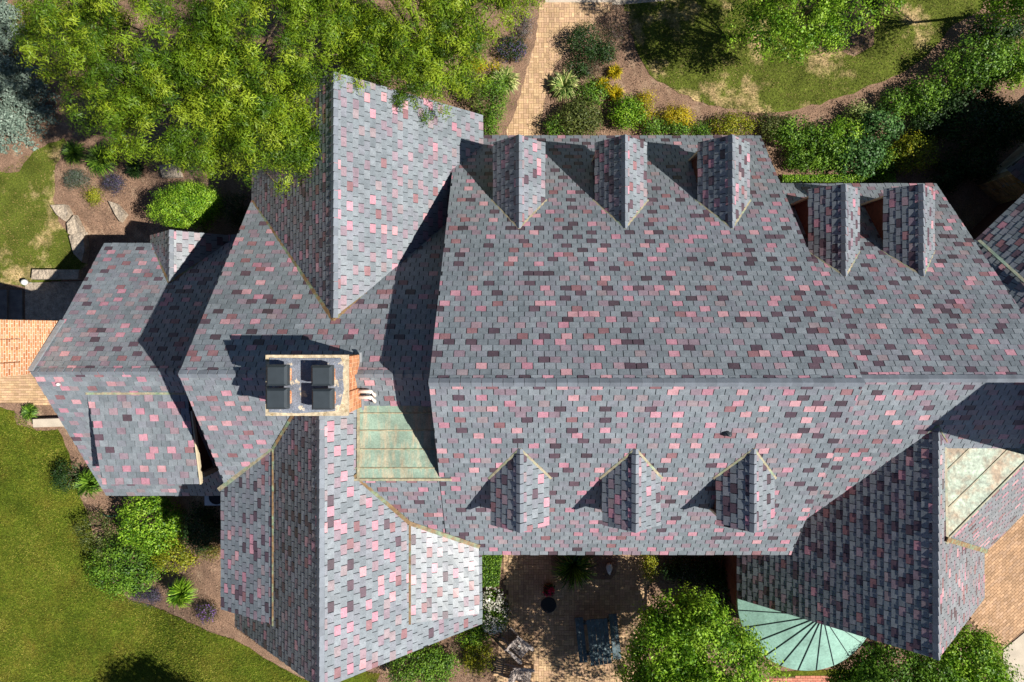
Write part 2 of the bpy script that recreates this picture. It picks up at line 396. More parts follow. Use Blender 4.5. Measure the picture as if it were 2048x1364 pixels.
# shed dormer on the west block
sA, sB = D3(-13.84, 2.06, 5.18), D3(-10.62, 2.06, 5.18)
sC, sD = D3(-10.62, 5.09, 4.38), D3(-13.84, 5.09, 4.38)
b = MB()
ring = lambda x: [D3(x, 2.3, 4.7), D3(x, 4.85, 1.9), D3(x, 4.85, 4.27), D3(x, 2.3, 4.95)]
b.prism(ring(-13.7), ring(-10.78)); sd = b.build('shed_dormer', M['redwall'], house); sd['label'] = 'wide low-pitched dormer'
s = MB(); slab(s, sA, sB, sC, sD, 0.14); s.build('dormer_roof', M['felt'], sd)
s = MB(); slates(s, sA, sB, sC, sD, 'light', ex=0.22); s.build('slate_slope', M['slate'], sd)
s = MB(); strip(s, D3(-13.84, 2.02, 5.2), D3(-10.5, 2.02, 5.2), 0.11, 0.04); s.build('flashing', M['flash_pale'], sd)
s = MB(); s.bar(D3(-10.6, 2.6, 4.93), D3(-10.6, 5.1, 4.28), 0.05, 0.16); s.bar(D3(-10.66, 4.86, 4.1), D3(-10.66, 4.86, 2.8), 0.16, 0.16, (0, 1, 0)); s.build('trim_board', M['trim'], sd)

# ------------------------------------------------ south-west wing
QX, QZ = -5.348, 8.75
QF = 9.62; ql, qr = 3.876, 4.087
A, B = D3(QX, 1.35, QZ), D3(QX, QF, QZ)
roof_part('gable_roof', [
    (A, B, D3(QX - ql, QF, QZ - ql), D3(QX - ql, 4.9, QZ - ql), 'mid'),
    (A, B, D3(QX + qr, QF, QZ - qr), D3(QX + qr, 4.9, QZ - qr), 'mid')],
    'steep gable roof running down the picture below the chimney',
    ridges=[(A, B, 1, 1, (1, 0, 0))],
    flashes=[(D3(QX + 0.75, 4.02, 8.0), D3(-3.275, 5.73, 6.70), 0.15, 0.05, 0.03), (D3(-3.275, 5.73, 6.70), D3(-1.24, 6.66, 5.97), 0.16, 0.06, 0.03),
             (D3(QX - 0.7, 1.95, 8.06), D3(-7.289, 3.5, 6.83), 0.10, 0.05, 0.03)])
gable_walls(QX - ql + 0.35, QX + qr - 0.35, 2, QF - 0.35, QZ - ql + 0.1, QZ - qr + 0.1, QX, QZ - 0.25, ax='y')
# its two shed dormers
lA, lB = D3(-7.289, 3.45, 6.81), D3(-7.289, 8.74, 6.81)
lC, lD = D3(-9.336, 8.74, 5.654), D3(-9.336, 4.93, 5.654)
def side_shed(A, B, Cc, Dd, label, pal, sx):
    b = MB(); xa, xb = A[0], Cc[0] - sx * 0.2; za = A[2] - 0.2; zb = Cc[2] - 0.1
    ring = lambda y: [(xa, y, za - 1.2), (xb, y, 2.0), (xb, y, zb), (xa, y, za)]
    b.prism(ring(B[1] + 0.2), ring(Dd[1] - 0.4)); d = b.build('shed_dormer', M['redwall'], house); d['label'] = label
    s = MB(); slab(s, A, B, Cc, Dd, 0.12); s.build('dormer_roof', M['felt'], d)
    s = MB(); slates(s, A, B, Cc, Dd, pal, th=0.018, sw=0.30, ex=0.165); s.build('slate_slope', M['slate'], d)
    s = MB(); strip(s, A, B, 0.09, 0.035, 0.025); s.build('flashing', M['flash'], d)
    return d
d = side_shed(lA, lB, lC, lD, 'long shed dormer on the left side', 'mid', -1)
s = MB(); strip(s, lA, D3(-9.4, 4.98, 5.65), 0.17, 0.06, 0.03); s.build('valley_flashing', M['flash_pale'], d)
rA, rB = D3(-3.275, 5.70, 6.684), D3(-3.275, 8.75, 6.684)
rC, rD = D3(-1.275, 8.75, 5.967), D3(-1.275, 6.62, 5.967)
side_shed(rA, rB, rC, rD, 'sunlit shed dormer on the right side', 'mid', 1)

# copper cricket roof between the wings
def seam_roof(name, pts, m, seams, label, sw=0.05, sm=None, th=0.08):
    b = MB(); v = [Vector(p) for p in pts]
    b.prism([p - Vector((0, 0, th)) for p in v], v); o = b.build(name, M[m], house); o['label'] = label
    for P, Q in seams:
        s = MB(); s.bar(Vector(P) + Vector((0, 0, 0.015)), Vector(Q) + Vector((0, 0, 0.015)), sw, 0.03); s.build('seam', M[sm or m], o)
    return o
zc0, zc1 = 7.94, 8.0
ys = [2.10, 2.32, 2.80, 3.32, 3.84, 4.14]
zc = lambda y: zc0 + (zc1 - zc0) * (y - 2.1) / 2.04
seam_roof('copper_roof', [D3(-5.0, 2.06, zc0), D3(-2.2, 2.06, zc0), D3(-2.2, 4.16, zc1), D3(-5.0, 4.16, zc1)], 'copper',
          [(D3(-4.6, y, zc(y)), D3(-2.2, y, zc(y))) for y in ys[1:5]], 'streaked green copper flat roof beside the chimney', 0.035, 'flash_pale')
s = MB(); strip(s, D3(-4.62, 4.16, 8.0), D3(-1.9, 4.16, 8.0), 0.09, 0.03); strip(s, D3(-4.5, 2.1, 7.96), D3(-4.5, 4.16, 8.0), 0.1, 0.02); s.build('copper_edge', M['flash_pale'], house)

# ------------------------------------------------ south-east wing
EXR, EZ2, ES = 11.95, 7.46, 1.02
eF = 9.43; er = 4.32
A, B = D3(EXR, 2.65, EZ2), D3(EXR, eF, EZ2)
roof_part('gable_roof', [
    (A, B, D3(EXR - er, eF, EZ2 - er * ES), D3(EXR - er, 5.5, EZ2 - er * ES), 'mix'),
    (A, B, D3(EXR + er, eF, EZ2 - er * ES), D3(EXR + er, 5.5, EZ2 - er * ES), 'mid')],
    'steep gable roof at the lower right, its left side in shade',
    ridges=[(A, B, ES, ES, (1, 0, 0))],
    flashes=[(D3(EXR, 2.72, EZ2), D3(9.25, 5.42, 4.75), 0.13, 0.06, 0.03), (D3(EXR, 2.72, EZ2 - 0.02), D3(12.5, 3.25, 7.0), 0.12, 0.06, 0.03),
             (D3(12.5, 6.13, 6.95), D3(16.35, 7.75, 3.05), 0.2, 0.07, 0.03)], flash_mat='flash')
gable_walls(EXR - er + 0.35, EXR + er - 0.35, 4, eF - 0.35, EZ2 - (er - 0.35) * ES - 0.25, EZ2 - (er - 0.35) * ES - 0.25, EXR, EZ2 - 0.25, ax='y', m='redwall')
zcp = 6.85
seam_roof('copper_roof', [D3(11.9, 2.9, zcp + 0.05), D3(16.62, 2.12, zcp + 0.05), D3(12.48, 6.26, zcp + 0.05), D3(12.2, 6.26, zcp + 0.05)], 'copper_pale',
          [(D3(12.5, 4.2, zcp + 0.038), D3(14.0, 2.75, zcp + 0.038)), (D3(12.55, 5.3, zcp + 0.038), D3(15.2, 2.7, zcp + 0.038)), (D3(12.5, 6.24, zcp + 0.05), D3(16.6, 2.14, zcp + 0.05))], 'pale weathered copper roof right of the steep gable', 0.045, 'flash_pale')
s = MB(); strip(s, D3(12.5, 3.1, zcp + 0.05), D3(12.58, 6.3, zcp + 0.02), 0.10, 0.03); s.build('copper_edge', M['flash_pale'], house)
# angled slope towards the drive
roof_part('angled_roof', [(D3(12.5, 6.22, 6.85), D3(16.5, 2.25, 6.85), D3(20.9, 3.35, 3.04), D3(16.3, 7.80, 3.04), 'light')],
          'slate slope turned towards the brick drive')
# angled north-east wing
e0, ed, en = Vector((14.75, 2.82, 4.7)), Vector((0.727, 0.686, 0)), Vector((0.686, -0.727, 0))
rg = lambda t: e0 + ed * t + en * 3.9 + Vector((0, 0, 3.9))
ev = lambda t: e0 + ed * t
roof_part('angled_roof', [(rg(-3.5), rg(9.2), ev(9.2), ev(0.0), 'mix'),
                          (rg(-3.5), rg(9.2), rg(9.2) + en * 3.9 - Vector((0, 0, 3.9)), rg(-3.5) + en * 3.9 - Vector((0, 0, 3.9)), 'mid')],
          'shaded slate slope of the angled wing at the right edge', ridges=[(rg(-3.5), rg(9.2), 1, 1, tuple(en))],
          flashes=[(D3(14.85, -2.9, 4.85), D3(15.5, -1.1, 6.5), 0.14, 0.06, 0.03)], flash_mat='copper')
b = MB()
ring = lambda t: [ev(t) + en * 1.3 - Vector((0, 0, 5)), ev(t) + en * 7.0 - Vector((0, 0, 5)), ev(t) + en * 7.0 + Vector((0, 0, 0.4)), rg(t) - Vector((0, 0, 0.3)), ev(t) + en * 1.3 + Vector((0, 0, 0.9))]
b.prism(ring(0.5), ring(9.0)); b.build('wall', M['redwall'], house)
# stone bay of the angled wing
def stone_wall(P, Q, z0, z1, name, parent):
    b = MB(); P, Q = Vector(P), Vector(Q); L = (Q - P).length; d = (Q - P).normalized(); nrm = Vector((d.y, -d.x, 0)); z = z0
    b.prism([P + nrm * 0.02, Q + nrm * 0.02, Q - nrm * 0.3, P - nrm * 0.3], [Vector((p.x, p.y, z1)) for p in (P + nrm * 0.02, Q + nrm * 0.02, Q - nrm * 0.3, P - nrm * 0.3)], lin(120, 100, 74))
    while z < z1 - 0.05:
        h = min(R.uniform(0.1, 0.24), z1 - z); x = 0
        while x < L:
            x2 = min(L, x + R.uniform(0.18, 0.55)); o = R.uniform(0.03, 0.07); k = R.uniform(0.75, 1.15)
            a, c = P + d * (x + 0.012), P + d * (x2 - 0.012); c0 = lin(206, 176, 126); t = (c0[0] * k, c0[1] * k, c0[2] * k * R.uniform(0.85, 1.05))
            lo, hi = Vector((0, 0, z + 0.012 - P.z)), Vector((0, 0, z + h - 0.012 - P.z))
            b.prism([a + lo, c + lo, c + nrm * o + lo, a + nrm * o + lo], [a + hi, c + hi, c + nrm * o + hi, a + nrm * o + hi], t); x = x2
        z += h
    return b.build(name, M['stone'], parent)
s0 = Vector((18.1, 5.75, 0)); s1 = Vector((18.95, 5.02, 0)); ed3 = Vector((0.74, 0.67, 0))
sb = stone_wall(s0, s1 + (s1 - s0) * 0.3, 0, 1.95, 'stone_bay', house); sb['label'] = 'rough pale stone corner wall'
b = MB(); b.prism([s0, s0 + ed3 * 5, s0 + ed3 * 5 + Vector((.3, -.32, 0)), s0 + Vector((.3, -.32, 0))], [p + Vector((0, 0, 1.9)) for p in (s0, s0 + ed3 * 5, s0 + ed3 * 5 + Vector((.3, -.32, 0)), s0 + Vector((.3, -.32, 0)))], lin(170, 166, 150)); b.build('side_wall', M['stone'], sb)
q = [Vector(W(2013, 338, 2.05)), Vector(W(2062, 378, 2.05))]
s = MB(); slab(s, q[0] + ed3 * 4 + Vector((0, 0, 2.4)), q[1] + ed3 * 4 + Vector((0, 0, 2.4)), q[1], q[0], 0.12); s.build('stone_bay_roof', M['felt'], sb)
s = MB(); slates(s, q[0] + ed3 * 4 + Vector((0, 0, 2.4)), q[1] + ed3 * 4 + Vector((0, 0, 2.4)), q[1], q[0], 'mid'); s.build('slate_slope', M['slate'], sb)

# ------------------------------------------------ brick chimneys
def brick_block(mb, x0, x1, y0, y1, z0, z1, cols, bl=0.21, bh=0.075, mort=lin(222, 202, 176), out=0.008, gap=0.009):
    """brick faces on all four sides of a mortar core"""
    mb.box(x0, x1, y0, y1, z0, z1, mort)
    n = max(1, round((z1 - z0) / bh)); h = (z1 - z0) / n
    for i in range(n):
        za, zb = z0 + i * h + gap, z0 + (i + 1) * h - gap
        for side in range(4):
            lo, hi = (y0, y1) if side % 2 == 0 else (x0, x1)
            x = lo - (bl / 2 if i % 2 else 0)
            while x < hi:
                a, c = max(x + gap, lo), min(x + bl - gap, hi); x += bl
                if c - a < 0.03: continue
                cc = R.choice(cols); k = R.uniform(0.85, 1.12); t = (cc[0] * k, cc[1] * k, cc[2] * k)
                if side == 0: mb.box(x1 - 0.01, x1 + out, a, c, za, zb, t)
                elif side == 2: mb.box(x0 - out, x0 + 0.01, a, c, za, zb, t)
                elif side == 1: mb.box(a, c, y1 - 0.01, y1 + out, za, zb, t)
                else: mb.box(a, c, y0 - out, y0 + 0.01, za, zb, t)
ORANGE = [lin(194, 134, 94), lin(204, 148, 108), lin(184, 120, 82), lin(208, 156, 118)]
BROWN = [lin(120, 78, 56), lin(108, 70, 52), lin(134, 86, 62)]
ch = MB()
cx0, cx1, cy0, cy1 = -6.32, -4.40, -2.12, -0.68
brick_block(ch, cx0, cx1 - 0.05, cy0, cy1, 7.0, 9.66, ORANGE)
for a, c in ((-2.12, -1.60), (-1.18, -0.68)):
    brick_block(ch, cx1 - 0.09, cx1 + 0.02, a, c, 7.0, 9.66, ORANGE)
chim = ch.build('chimney', M['brick'], house); chim['label'] = 'wide orange brick chimney with four black flue caps'
s = MB(); s.box(-6.39, -4.335, -2.155, -0.626, 9.68, 9.86); s.build('chimney_cap', M['caprim'], chim)
s = MB()
ring = lambda z: [(-6.28 + R.uniform(-.02, .03), -2.06, z), (-5.6, -2.09, z), (-4.9, -2.05, z), (-4.56, -2.03, z), (-4.5, -1.85, z), (-4.42, -1.5, z), (-4.45, -1.1, z), (-4.42, -0.85, z), (-4.5, -0.7, z), (-5.4, -0.71, z), (-6.28, -0.7, z)]
s.prism(ring(9.86), [(x, y, 9.885) for x, y, z in ring(9.86)]); s.build('cap_wash', M['capstone'], chim)
for u0, u1, v0, v1 in ((531, 573, 730, 772), (621, 663, 731, 772), (530, 573, 777, 819), (622, 664, 778, 820)):
    zt = 10.42
    a = W(u0, v1, zt); c = W(u1, v0, zt)
    f = MB(); brick_block(f, a[0] + 0.12, c[0] - 0.06, a[1] + 0.1, c[1] - 0.1, 9.86, 10.2, ORANGE, 0.15)
    fl = f.build('flue', M['brick'], chim)
    f = MB(); f.box(a[0], c[0], a[1], c[1], 10.17, 10.36); f.box(a[0], c[0], a[1], c[1], 10.362, 10.43, tap=0.055)
    o = f.build('flue_cap', M['blackmetal'], chim)
s = MB(); s.bar((-4.34, -2.2, 8.12), (-4.34, -0.6, 8.4), 0.05, 0.1); s.build('flashing', M['lead'], chim)
# white vent elbows beside the chimney
for v in (785, 797):
    s = MB(); p = [Vector(W(716, v - 2, 8.52)), Vector(W(738, v - 2, 8.52)), Vector(W(743, v - 1, 8.51)), Vector(W(747, v + 1, 8.47)), Vector(W(749, v + 4, 8.40)), Vector(W(749, v + 6, 8.3)), Vector(W(749, v + 7, 8.15))]
    s.tube(p, [0.05] * 7, 12); s.build('vent_pipe', M['whitepipe'], house, True)
# black vent pipe on the sunny slope and the small vent on the west block
s = MB(); a = Vector(W(1448, 866, 9.1)); s.tube([a - Vector((0, 0, 0.3)), a + Vector((0, 0, 0.02)), a + Vector((0.14, -0.02, 0.14))], [0.08, 0.08, 0.07], 12); s.build('vent_pipe', M['blackmetal'], house, True)
s = MB(); a = Vector(W(122, 768, 5.4)); s.tube([a - Vector((0, 0, 0.2)), a + Vector((0, 0, 0.12))], [0.05, 0.05], 10); s.tube([a + Vector((0, 0, 0.12)), a + Vector((0, 0, 0.2))], [0.075, 0.03], 10); s.build('vent_pipe', M['white'], house, True)
# west gable chimney
ch = MB(); WARM = [lin(202, 138, 92), lin(212, 152, 106), lin(190, 122, 78), lin(216, 160, 120)]
ch = MB(); brick_block(ch, -16.4, -15.22, -1.36, 0.3, -1.0, 9.0, WARM, 0.22, 0.1, gap=0.016)
for a, c in ((-1.36, -0.98), (-0.60, -0.28), (0.08, 0.3)):
    brick_block(ch, -15.6, -15.15, a, c, 6.3, 9.0, WARM, 0.22, 0.1, gap=0.016)
wc = ch.build('chimney', M['brick'], house); wc['label'] = 'ribbed orange brick chimney cut by the left edge'
s = MB(); strip(s, D3(-15.13, 1.25, 5.85), D3(-15.05, -0.32, 4.5), 0.2, 0.05, 0.05); s.build('flashing', M['lead'], wc)
# right edge chimney
ch = MB(); brick_block(ch, 15.15, 17.2, -3.75, -2.15, 5.5, 11.3, BROWN, 0.21, 0.08, mort=lin(150, 128, 104))
rc = ch.build('chimney', M['brick'], house); rc['label'] = 'dark brown brick chimney at the right edge'
s = MB(); s.box(15.08, 17.27, -3.82, -2.08, 11.3, 11.42); s.build('chimney_cap', M['caprim'], rc)
# conical bay roof
cxx, cyy = 10.1, -9.53; rr = 2.45; ap = Vector((10.2, -9.62, 4.0))
b = MB(); k = 64
n = 0
for i in range(k):
    a0, a1 = 2 * math.pi * i / k, 2 * math.pi * (i + 1) / k
    p0, p1 = Vector((cxx + rr * math.cos(a0), cyy + rr * math.sin(a0), 3.0)), Vector((cxx + rr * math.cos(a1), cyy + rr * math.sin(a1), 3.0))
    dn = Vector((0, 0, 0.14)); b.quad(p0, p1, ap, ap); b.f[-1] = b.f[-1][:3]; b.quad(p0 - dn, p1 - dn, p1, p0)
b.poly([(cxx + rr * math.cos(-2 * math.pi * i / k), cyy + rr * math.sin(-2 * math.pi * i / k), 2.86) for i in range(k)])
cone = b.build('bay_roof', M['copper_mint'], house); cone['label'] = 'half round mint green copper roof with dark radial seams'
for i in range(24):
    an = 2 * math.pi * (i + 0.5) / 24
    if math.sin(an) > 0.25: continue
    s = MB(); p0 = Vector((cxx + rr * math.cos(an), cyy + rr * math.sin(an), 3.02)); s.bar(p0, ap + (p0 - ap) * 0.06 + Vector((0, 0, 0.02)), 0.014, 0.025); s.build('seam', M['blackmetal'], cone)
b = MB(); b.lathe((cxx, cyy, 0), [(rr - 0.25, -0.1), (rr - 0.25, 2.9)], 40); b.build('bay_wall', M['redwall'], house)

# ---------------------------------------------------------------- ground
def pip(x, y, poly):
    r = False; j = len(poly) - 1
    for i in range(len(poly)):
        xi, yi = poly[i]; xj, yj = poly[j]
        if (yi > y) != (yj > y) and x < (xj - xi) * (y - yi) / (yj - yi) + xi: r = not r
        j = i
    return r
def gpoly(px, wob=0.0, step=0.3):
    p = [Vector(G(*q)[:2]) for q in px]; out = []
    for i in range(len(p)):
        a, b2 = p[i], p[(i + 1) % len(p)]; L = (b2 - a).length; n = max(1, min(400, int(L / step))) if wob else 1
        for j in range(n):
            q = a + (b2 - a) * j / n
            out.append((q.x + R.uniform(-wob, wob), q.y + R.uniform(-wob, wob)))
    return out
import bmesh
from mathutils.geometry import tessellate_polygon
def sheet(name, poly, dz, m):
    bm = bmesh.new(); vs = [bm.verts.new((x, y, 0)) for x, y in poly]
    for tri in tessellate_polygon([[Vector((x, y, 0)) for x, y in poly]]):
        try: bm.faces.new([vs[i] for i in tri])
        except ValueError: pass
    for i in range(17):
        bmesh.ops.bisect_plane(bm, geom=bm.verts[:] + bm.edges[:] + bm.faces[:], plane_co=(-16 + i * 0.25, 0, 0), plane_no=(1, 0, 0))
    for v in bm.verts: v.co.z = gz(v.co.x) + dz
    bmesh.ops.recalc_face_normals(bm, faces=bm.faces[:])
    if sum(f.normal.z for f in bm.faces) < 0: bmesh.ops.reverse_faces(bm, faces=bm.faces[:])
    me = bpy.data.meshes.new(name); bm.to_mesh(me); bm.free(); me.materials.append(m)
    a = me.attributes.new('tint', 'FLOAT_COLOR', 'FACE'); a.data.foreach_set('color', [1.0] * (4 * len(me.polygons)))
    o = bpy.data.objects.new(name, me); C.objects.link(o); return o
def setting(o): o['kind'] = 'structure'; return o

setting(sheet('ground', [(-600, -600), (600, -600), (600, 600), (-600, 600)], 0, M['mulch']))
setting(sheet('lawn', gpoly([(-900, 815), (0, 812), (28, 822), (36, 852), (75, 862), (118, 858), (140, 905), (150, 965), (178, 1030), (190, 1090), (225, 1165), (258, 1198), (330, 1222), (395, 1250), (470, 1278), (545, 1325), (640, 1372), (720, 1340), (760, 1345), (730, 1420), (700, 1900), (-900, 1900)], 0.05), 0.02, M['lawn']))
setting(sheet('lawn', gpoly([(-900, 300), (40, 345), (70, 300), (128, 275), (134, 290), (112, 330), (108, 400), (118, 440), (150, 490), (176, 530), (120, 560), (60, 575), (-20, 560), (-900, 560)], 0.06), 0.02, M['dry']))
setting(sheet('lawn', gpoly([(1235, -60), (1258, 60), (1280, 110), (1300, 150), (1345, 180), (1420, 212), (1500, 224), (1560, 225), (1640, 208), (1720, 180), (1800, 148), (1870, 95), (1905, 50), (1960, 20), (1990, -60), (2600, -900), (2600, -4000), (-1500, -4000), (-1500, -300), (1060, -120), (1235, -120)], 0.06), 0.02, M['dry']))
setting(sheet('mulch_bed', gpoly([(1640, 60), (1665, 100), (1710, 112), (1745, 90), (1750, 40), (1720, -10), (1650, 0)], 0.05), 0.026, M['mulch']))
setting(sheet('lawn', gpoly([(1540, 1330), (1560, 1342), (1700, 1338), (1720, 1352), (1540, 1352)], 0.02), 0.02, M['lawn']))
setting(sheet('walkway', gpoly([(1090, -40), (1330, -40), (1330, 2), (1240, 10), (1090, 8)]), 0.024, M['concrete']))

PAVE = [lin(194, 162, 124), lin(204, 172, 132), lin(184, 152, 116), lin(198, 164, 130), lin(188, 154, 122)]
PAVE2 = [lin(182, 146, 112), lin(190, 154, 120), lin(172, 138, 106), lin(186, 152, 122)]
def pave(name, px, cols, rot=0.0, weave=True, z=0.035, bl=0.2):
    poly = gpoly(px); o = setting(sheet(name, poly, 0.012, M['joint']))
    b = MB(); xs = [p[0] for p in poly]; ys_ = [p[1] for p in poly]; cx, cy = sum(xs) / len(xs), sum(ys_) / len(ys_)
    Rr = max(max(xs) - min(xs), max(ys_) - min(ys_)) * 0.75; ca, sa = math.cos(rot), math.sin(rot); N = int(Rr / bl) + 1
    g = 0.005
    for i in range(-N, N):
        for j in range(-N, N):
            for h in (0, 1):
                x0, y0 = i * bl, j * bl
                if weave and (i + j) % 2: r = (x0 + h * bl / 2, x0 + (h + 1) * bl / 2, y0, y0 + bl)
                elif weave: r = (x0, x0 + bl, y0 + h * bl / 2, y0 + (h + 1) * bl / 2)
                else:
                    xx = x0 + (bl / 2 if h else 0); r = (xx, xx + bl, y0 + h * bl / 2, y0 + (h + 1) * bl / 2)
                mx, my = (r[0] + r[1]) / 2, (r[2] + r[3]) / 2
                X, Y = cx + mx * ca - my * sa, cy + mx * sa + my * ca
                if not pip(X, Y, poly): continue
                zz = gz(X) + z + R.uniform(-0.003, 0.003); q = []
                for a, c in ((r[0] + g, r[2] + g), (r[1] - g, r[2] + g), (r[1] - g, r[3] - g), (r[0] + g, r[3] - g)):
                    q.append((cx + a * ca - c * sa, cy + a * sa + c * ca, zz))
                cc = R.choice(cols); k = R.uniform(0.84, 1.12); t = (cc[0] * k, cc[1] * k, cc[2] * k)
                b.poly(q, t)
                for e in range(4):
                    a, c = q[e], q[(e + 1) % 4]; b.quad((a[0], a[1], a[2] - 0.02), (c[0], c[1], c[2] - 0.02), c, a, t)
    p = b.build('pavers', M['paver'], o); return o
pave('path', [(1072, 6), (1225, 6), (1205, 45), (1150, 85), (1116, 130), (1100, 180), (1088, 250), (1080, 300), (985, 300), (1000, 262), (1022, 215), (1036, 170), (1062, 90)], PAVE)
pave('patio', [(1000, 1090), (1300, 1090), (1290, 1364), (1290, 1500), (985, 1500), (990, 1330), (1000, 1280), (1015, 1220), (1010, 1150)], PAVE, 0.0)
pave('driveway', [(1955, 1130), (1968, 1060), (2200, 960), (2200, 1200), (2060, 1250), (2000, 1300), (1940, 1240)], PAVE2, math.radians(42), False)
pave('walkway', [(-300, 745), (110, 745), (130, 800), (95, 812), (60, 806), (-300, 808)], PAVE, 0.0, False)
pave('walkway', [(1500, 1354), (1720, 1352), (1720, 1500), (1500, 1500)], [lin(190, 120, 100), lin(200, 136, 112)], 0.0, False)
setting(sheet('mulch_bed', gpoly([(1082, -20), (1074, 60), (1068, 95), (1054, 140), (1044, 178), (1031, 220), (1014, 262), (1006, 310), (930, 310), (930, -20)], 0.03, 0.15), 0.048, M['mulch']))
setting(sheet('mulch_bed', gpoly([(1216, 24), (1146, 84), (1111, 132), (1094, 182), (1082, 250), (1076, 310), (1150, 310), (1260, 24)], 0.03, 0.15), 0.048, M['mulch']))
setting(sheet('mulch_bed', gpoly([(1100, 1085), (1236, 1085), (1234, 1140), (1222, 1158), (1175, 1156), (1104, 1148)], 0.02), 0.05, M['mulch']))
setting(sheet('driveway', gpoly([(2005, 1300), (2080, 1238), (2200, 1200), (2300, 1500), (2010, 1500)]), 0.03, M['concrete']))

# ---------------------------------------------------------------- foliage
def leaf_mesh(P, Nn, L, asp, cols, name, parent, m='leaf', lj=0.35, along=None):
    n = len(P); r = rng.normal(size=(n, 3)) if along is None else np.cross(along + rng.normal(size=(n, 3)) * 0.05, Nn); Nn = Nn / np.linalg.norm(Nn, axis=1, keepdims=True)
    t = np.cross(Nn, r); t /= np.linalg.norm(t, axis=1, keepdims=True); b = np.cross(Nn, t)
    ln = L * (1 + rng.uniform(-lj, lj, (n, 1))); wd = ln * asp
    v = np.stack([P - t * ln / 2, P + b * wd / 2 + Nn * wd * 0.12, P + t * ln / 2, P - b * wd / 2 + Nn * wd * 0.12], 1).reshape(-1, 3)
    org = np.zeros(3); o = parent
    while o is not None: org += np.array(o.location); o = o.parent
    f = np.arange(n * 4).reshape(-1, 4)
    return mesh_obj(name, v - org, f, cols, M[m], parent)

def crown_pts(c, rad, nclump, per, cr, low=-0.35, hollow=0.55, flat=0.6, lumps=5):
    c = np.array(c); rad = np.array(rad)
    d = rng.normal(size=(nclump * 3, 3)); d /= np.linalg.norm(d, axis=1, keepdims=True); d = d[d[:, 2] > low][:nclump]
    bump = np.zeros(len(d)); ld = rng.normal(size=(lumps, 3)); ld /= np.linalg.norm(ld, axis=1, keepdims=True)
    for q in ld: bump += np.clip((d @ q - 0.55) / 0.45, 0, 1) * rng.uniform(0.12, 0.34)
    rr_ = rng.uniform(hollow, 1.0, (len(d), 1)) ** 0.7 * (0.86 + bump[:, None])
    cc = c + d * rad * rr_
    k = len(cc); tone = rng.uniform(0, 1, k)
    idx = np.repeat(np.arange(k), per); off = rng.normal(size=(k * per, 3)) * cr; off[:, 2] *= flat
    P = cc[idx] + off
    Nn = d[idx] * 0.35 + off / cr * np.array([0.75, 0.75, 0.9]) + np.array([0, 0, 0.35]) + rng.normal(size=(k * per, 3)) * 0.35
    crown_pts.out = off
    return P, Nn, tone[idx], cc

def tints(tone, pal, spread=0.25):
    pal = np.array(pal); n = len(tone); x = np.clip(tone + rng.normal(size=n) * spread, 0, 0.999) * (len(pal) - 1)
    i = x.astype(int); f = (x - i)[:, None]; c = pal[i] * (1 - f) + pal[i + 1] * f
    return c * rng.uniform(0.85, 1.15, (n, 1))

LOC = [lin(52, 82, 14), lin(86, 118, 22), lin(122, 150, 30), lin(156, 174, 46)]
GRN = [lin(52, 86, 24), lin(80, 118, 32), lin(108, 148, 42), lin(132, 168, 56)]
BRI = [lin(66, 104, 20), lin(98, 144, 28), lin(136, 176, 44), lin(162, 194, 62)]
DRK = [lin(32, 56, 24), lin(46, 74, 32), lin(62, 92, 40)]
YEL = [lin(120, 124, 20), lin(190, 172, 26), lin(214, 190, 40)]
YGR = [lin(92, 110, 26), lin(138, 148, 34), lin(176, 172, 44)]
BLU = [lin(92, 110, 98), lin(120, 138, 124), lin(150, 166, 152)]
PUR = [lin(50, 62, 44), lin(80, 78, 96), lin(96, 84, 122)]
OLV = [lin(64, 80, 34), lin(92, 104, 48), lin(116, 124, 62)]
VAR = [lin(100, 130, 60), lin(150, 166, 90), lin(196, 198, 130)]

def limbs(root_pt, targets, r0, name, parent):
    b = MB(); base = Vector(root_pt)
    zs = [t[2] for t in targets]; fork = base + (Vector((np.mean([t[0] for t in targets]), np.mean([t[1] for t in targets]), base.z + (min(zs) - base.z) * 0.8)) - base) * 0.85
    b.tube([base - Vector((0, 0, 0.1)), base.lerp(fork, 0.5), fork], [r0 * 1.25, r0, r0 * 0.8], 8)
    for t in targets:
        t = Vector(t); mid = fork.lerp(t, 0.5) + Vector((R.uniform(-.15, .15), R.uniform(-.15, .15), 0.12)) * (t - fork).length
        b.tube([fork, mid, t], [r0 * 0.4, r0 * 0.2, r0 * 0.05], 6)
    return b.build(name, M['bark'], parent)

def tree(name, label, cat, u, v, zc, rad, pal, L, asp, nclump, per, cr, group=None, r0=0.18, low=-0.5, hollow=0.5, flat=0.6, lumps=7):
    x, y, _ = W(u, v, zc); g = gz(x)
    e = empty(name, (x, y, g), label, cat, group)
    P, Nn, tn, cc = crown_pts((x, y, zc), rad, nclump, per, cr, low, hollow, flat, lumps)
    leaf_mesh(P, Nn, L, asp, tints(tn, pal), 'crown', e)
    sel = cc[rng.choice(len(cc), min(14, len(cc)), replace=False)]
    limbs((x, y, g), [tuple(q) for q in sel], r0, 'trunk', e)
    return e

